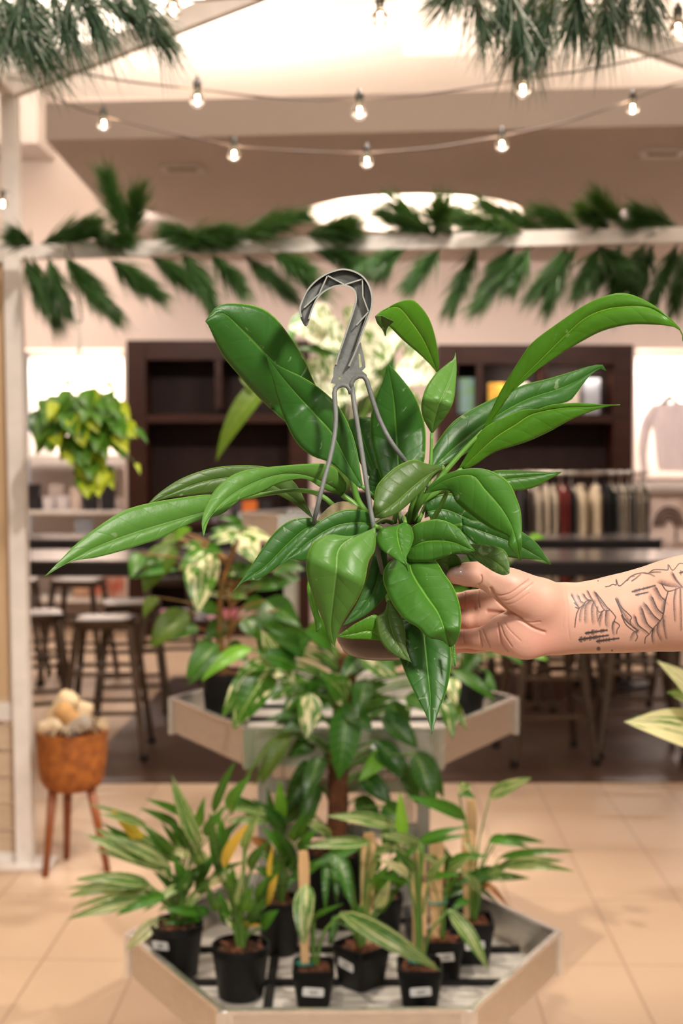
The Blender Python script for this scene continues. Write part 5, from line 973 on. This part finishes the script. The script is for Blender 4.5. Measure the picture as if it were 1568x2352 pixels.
me = bpy.data.meshes.new('tmp'); me.from_pydata(hv.tolist(), [], hf.tolist()); to = bpy.data.objects.new('tmp', me); C.objects.link(to)
md = to.modifiers.new('s', 'SMOOTH'); md.factor = .5; md.iterations = 3
md = to.modifiers.new('d', 'SUBSURF'); md.levels = 2; md.render_levels = 2; bpy.context.view_layer.update()
sk = bpy.data.meshes.new_from_object(to.evaluated_get(bpy.context.evaluated_depsgraph_get())); bpy.data.objects.remove(to)
nv = len(sk.vertices); co = np.empty(nv*3); sk.vertices.foreach_get('co', co); co = co.reshape(-1, 3); no = np.empty(nv*3); sk.vertices.foreach_get('normal', no); no = no.reshape(-1, 3)
cc, ss = math.cos(PITCH), math.sin(PITCH); zr = co[:, 2]-CAMZ; fw = co[:, 1]*cc - zr*ss; up_ = co[:, 1]*ss + zr*cc
UV = np.stack([784 + F*co[:, 0]/fw, 1176 - F*up_/fw], 1)    # where each skin point was measured in the photograph
front = np.clip(-no[:, 1]*2+.35, 0, 1)
def pdist(line, near=14):
    L_ = np.array(line, float); m = (UV[:, 0] > L_[:, 0].min()-near) & (UV[:, 0] < L_[:, 0].max()+near) & (UV[:, 1] > L_[:, 1].min()-near) & (UV[:, 1] < L_[:, 1].max()+near)
    d = np.full(nv, 1e3); tt = np.zeros(nv); Q_ = UV[m]; best = np.full(len(Q_), 1e3); bt = np.zeros(len(Q_)); N_ = len(L_)-1
    for i in range(N_):
        a, b_ = L_[i], L_[i+1]; ba = b_-a; t = np.clip(((Q_-a) @ ba)/(ba @ ba + 1e-9), 0, 1); e = np.linalg.norm(Q_-a-t[:, None]*ba, axis=1); u = e < best; best[u] = e[u]; bt[u] = (i+t[u])/N_
    d[m] = best; tt[m] = bt; return d, tt
# creases of the skin
disp = np.zeros(nv); crease = np.zeros(nv)
CRS = [([(1098,1344),(1104,1338),(1106,1330),(1105,1322)],3,.9),([(1138,1366),(1150,1368),(1172,1362),(1200,1342),(1215,1330)],3,.7),([(1150,1378),(1170,1378),(1200,1358),(1225,1338)],3,.45),([(1160,1388),(1180,1385),(1215,1362)],3,.3),([(1127,1352),(1140,1376),(1165,1402),(1195,1424),(1225,1443),(1250,1452)],5,1.3),
       ([(1195,1424),(1215,1430),(1240,1428)],3,.5),([(1100,1450),(1102,1465),(1107,1485)],3,.8),([(1108,1447),(1115,1465),(1124,1486)],3,.6),([(1142,1432),(1146,1455),(1152,1480),(1165,1496)],3.5,.7),([(1150,1438),(1158,1460),(1175,1485)],3,.45),([(1158,1430),(1170,1448),(1195,1472)],3,.35),([(1064,1446),(1063,1460),(1066,1476)],2.5,.35),([(1067,1362),(1067,1376),(1066,1392)],3,.4),([(1099,1356),(1098,1375),(1100,1396)],3,.5),([(1300,1350),(1306,1390),(1304,1430),(1308,1470)],3,.18),([(1290,1360),(1296,1400),(1292,1440)],3,.15),([(1120,1404),(1140,1406),(1170,1412),(1195,1422)],7,1.2)]
for ln_, w_, dp in CRS:
    d, _ = pdist(cr(ln_, 16)); g = np.exp(-(d/(w_*.68))**2)*front; disp -= g*dp*.0009; crease = np.maximum(crease, g*min(1, dp))
# nail bed flattening on the thumb
# tattoo strokes: (polyline, width px, strength, taper)
ink = np.zeros(nv); sc = 288/1568
def TP(pts): return [(1280+x*sc, 1270+y*sc) for x, y in pts]
def stroke(pts, w_=1.3, s_=1.0, shade=0, side=1):
    global ink
    ln_ = cr(TP(pts), max(10, 4*len(pts))); d, t = pdist(ln_, max(14, shade+6)); ink = np.maximum(ink, s_*np.clip(1.4-d/(w_*1.25), 0, 1)*(1-.3*t))
    if shade:
        L_ = np.array(ln_); k = np.clip((t*(len(L_)-1)).astype(int), 0, len(L_)-2); tg = L_[k+1]-L_[k]; rel = UV-L_[k]; cs = (tg[:, 0]*rel[:, 1]-tg[:, 1]*rel[:, 0])*side
        ink = np.maximum(ink, np.where(cs > 0, .80*np.clip(1-d/shade, 0, 1)**1.1*(1-.45*t), 0)*(d < 900))
for p in ([(175,530),(215,600),(265,680),(290,680)],[(210,625),(250,665),(270,690)],[(225,680),(270,692),(330,640),(350,610),(400,590),(450,610),(480,670),(520,740),(575,720)],[(380,480),(420,560),(455,610)],[(330,520),(360,570),(400,590)],[(265,540),(290,600),(335,630)],[(465,490),(510,580),(560,680),(600,720),(655,715)],[(480,500),(560,600),(620,680),(655,712),(725,800),(710,850),(775,905),(745,960),(738,1010)],[(655,715),(610,735),(600,820)],[(710,850),(685,900),(690,960)],[(575,720),(540,760),(505,850)],
          [(270,690),(235,780),(215,930)],[(725,575),(780,700),(840,830),(910,900),(1000,965),(985,1000),(1000,1050),(975,1100)],[(750,580),(800,680),(920,800),(905,850),(940,930),(1000,965)],[(800,780),(860,900),(985,1000)],[(1300,390),(1380,480),(1540,430),(1568,425)],[(1380,490),(1350,600),(1325,760),(1290,840),(1195,945),(1150,1010),(1100,1060),(1090,1130)],[(1190,950),(1120,880),(1060,700)],[(1280,850),(1200,780),(1110,650)],[(1325,765),(1250,700),(1190,560)],[(1350,600),(1290,540),(1240,440)],[(975,800),(1010,900),(1120,990),(1140,1020)],[(1440,270),(1480,340),(1560,430)],[(1195,950),(1180,1030),(1185,1110)],
          [(600,422),(650,415),(690,392),(735,400),(732,330),(770,415),(860,345),(940,280),(1050,250),(1130,258),(1200,212),(1320,210),(1380,212),(1385,145),(1440,218),(1520,135),(1580,135)]): stroke(p, 1.1, .95)
for p in ([(870,345),(910,300),(960,290)],[(930,350),(975,320),(1040,265)],[(1080,250),(1150,262),(1210,292)],[(1150,245),(1220,240),(1285,240)]): stroke(p, 1.5, .75)
for p, sh, sd in (([(265,540),(290,600),(335,635)],9,1),([(175,530),(215,600),(265,680)],7,-1),([(380,480),(420,560),(455,610)],6,1),([(330,520),(360,570),(400,590)],7,1),([(400,595),(345,660),(335,840)],12,-1),([(330,650),(285,720),(270,840)],8,-1),([(445,615),(420,700),(430,860)],11,-1),([(490,680),(490,780),(500,860)],6,-1),([(600,735),(595,850),(600,900)],12,-1),([(545,760),(525,850),(520,900)],7,-1),([(690,870),(680,930),(690,1010)],8,-1),([(480,500),(540,600),(640,700)],10,1),
                  ([(735,590),(800,720),(900,880)],9,-1),([(830,830),(910,900),(990,960)],9,-1),([(1300,395),(1400,420),(1540,430)],15,-1),([(1190,560),(1250,700),(1325,765)],13,1),([(1110,650),(1200,780),(1280,850)],13,1),([(1060,700),(1100,850),(1190,950)],12,1),([(1240,440),(1290,540),(1350,600)],13,1),([(975,800),(1010,900),(1120,990)],9,1),([(1350,600),(1325,760),(1330,900)],10,1),([(1470,460),(1450,600),(1460,840)],7,-1),([(1540,450),(1545,700),(1550,960)],6,1),([(1250,880),(1240,980),(1280,1080)],9,-1),([(1195,950),(1175,1030),(1185,1110)],9,-1),([(1320,840),(1330,950),(1350,1060)],7,-1),([(1450,260),(1490,330),(1560,420)],10,1),([(990,965),(940,1000),(910,1060)],10,-1)):
    stroke(p, .9, .6, sh, sd)
rgt = random.Random(4)
for a_, b_, n_, hh_ in (((350,1005),(620,965),22,30),((270,1085),(635,1030),30,28),((490,1105),(765,1068),22,26),((935,485),(1220,408),18,17),((980,525),(1130,492),10,15),((1530,250),(1600,225),5,22)):
    stroke([a_, b_], 1.6, 1.0)
    for k in range(n_):
        t = (k+.5)/n_; x, y = a_[0]+(b_[0]-a_[0])*t, a_[1]+(b_[1]-a_[1])*t; h_ = hh_*(1-.6*t)*(.35+1.0*rgt.random()); stroke([(x, y), (x+4, y-h_)], .95, .85); stroke([(x, y), (x+4, y+h_)], .95, .85)
rn = np.random.RandomState(3)
ink = np.clip(ink*1.3, 0, 1)*np.clip(front*1.6, 0, 1); stip = rn.rand(nv)
ink = np.where(ink < .66, np.clip(ink*(.65+.75*stip), 0, 1), ink)
# tiny marks at the wrist edges
for (x, y, r_) in ((1374,1490,4), (1373,1334,1.6), (1405,1494,2)): ink = np.maximum(ink, np.clip(1.6-np.hypot(UV[:, 0]-x, UV[:, 1]-y)/r_, 0, .9))
# rosier palm, finger pads and heel
pink = np.zeros(nv)
for (x, y, r_, s_) in ((1250,1470,60,.8),(1150,1470,45,.7),(1070,1470,45,.9),(1060,1320,40,.5),(1190,1450,60,.5),(1060,1400,50,.6),(1200,1370,60,.35)): pink = np.maximum(pink, s_*np.exp(-((UV[:, 0]-x)**2+(UV[:, 1]-y)**2)/r_**2))
co2 = co + no*disp[:, None]; org = at(1568, 1384, 1.13)
sk.vertices.foreach_set('co', (co2-np.array(org)).ravel().astype(np.float32))
at_ = sk.color_attributes.new('skin', 'FLOAT_COLOR', 'POINT'); at_.data.foreach_set('color', np.stack([ink, pink, crease, np.ones(nv)], 1).ravel().astype(np.float32))
sk.polygons.foreach_set('use_smooth', [True]*len(sk.polygons)); sk.update()
m = bpy.data.materials.new('skin'); m.use_nodes = True; T = NT(m); N, n = T.N, T.n; b_ = n['Principled BSDF']
ca = n.new('ShaderNodeAttribute'); ca.attribute_name = 'skin'; sp = n.new('ShaderNodeSeparateColor'); N.links.new(ca.outputs['Color'], sp.inputs[0]); tc = n.new('ShaderNodeTexCoord')
base = T.mix(T.noise(tc.outputs['Object'], 45, 5), (.74, .44, .32), (.68, .38, .28)); base = T.mix(T.math('MULTIPLY', sp.outputs[1], .6), base, (.74, .31, .24)); base = T.mix(T.math('MULTIPLY', sp.outputs[2], .55), base, (.42, .13, .07))
base = T.mix(T.math('MULTIPLY', sp.outputs[0], .95), base, (.022, .024, .032)); N.links.new(base, b_.inputs['Base Color']); b_.inputs['Roughness'].default_value = .46; b_.inputs['Subsurface Weight'].default_value = .12
b_.inputs['Subsurface Radius'].default_value = (.006, .0022, .0014); b_.inputs['Subsurface Scale'].default_value = 1.0
bp = n.new('ShaderNodeBump'); bp.inputs['Strength'].default_value = .12; bp.inputs['Distance'].default_value = .0005; vo = n.new('ShaderNodeTexVoronoi'); vo.inputs['Scale'].default_value = 900; N.links.new(tc.outputs['Object'], vo.inputs['Vector'])
N.links.new(T.math('ADD', T.math('MULTIPLY', vo.outputs['Distance'], .5), T.noise(tc.outputs['Object'], 260, 5)), bp.inputs['Height']); N.links.new(bp.outputs[0], b_.inputs['Normal'])
sk.materials.clear(); sk.materials.append(m); sk.name = 'person'
arm = bpy.data.objects.new('person', sk); C.objects.link(arm); arm.location = org; WL[arm.name] = Vector(org)
tag(arm, 'tattooed arm and hand of a person holding the hanging pot between thumb and fingers', 'person')
# thumb nail
G = []
ctr = np.array([1051.0, 1312.0]); ux = np.array([1, .12]); uy = np.array([-.12, 1])
from mathutils.bvhtree import BVHTree
bv = BVHTree.FromPolygons([tuple(x) for x in co2], [tuple(p.vertices) for p in sk.polygons])
camp = Vector((0, 0, CAMZ))
def onskin(x, y):
    d = (at(x, y, 1.1)-camp).normalized(); h = bv.ray_cast(camp, d); return (h[0], h[1]) if h[0] else (at(x, y, 1.1), Vector((0, -1, 0)))
for i in range(9):
    row = []; v_ = -1+2*i/8
    for j in range(9):
        u_ = -1+2*j/8; k = 1-.22*abs(v_)**3; x = ctr + ux*u_*13.5*k + uy*(v_*9.8*(1-.12*abs(u_)**3)); p, nn = onskin(*x); row.append(p + nn*(.0012-.0009*max(abs(u_), abs(v_))**4))
    G.append(row)
b = MB(); b.grid(G); nl_ = b.build('fingernail', mat('nail', (.62, .33, .30), .25, col2=(.80, .60, .56), nscale=40, coat=.4), arm); nl_['label'] = 'pale pink thumb nail'
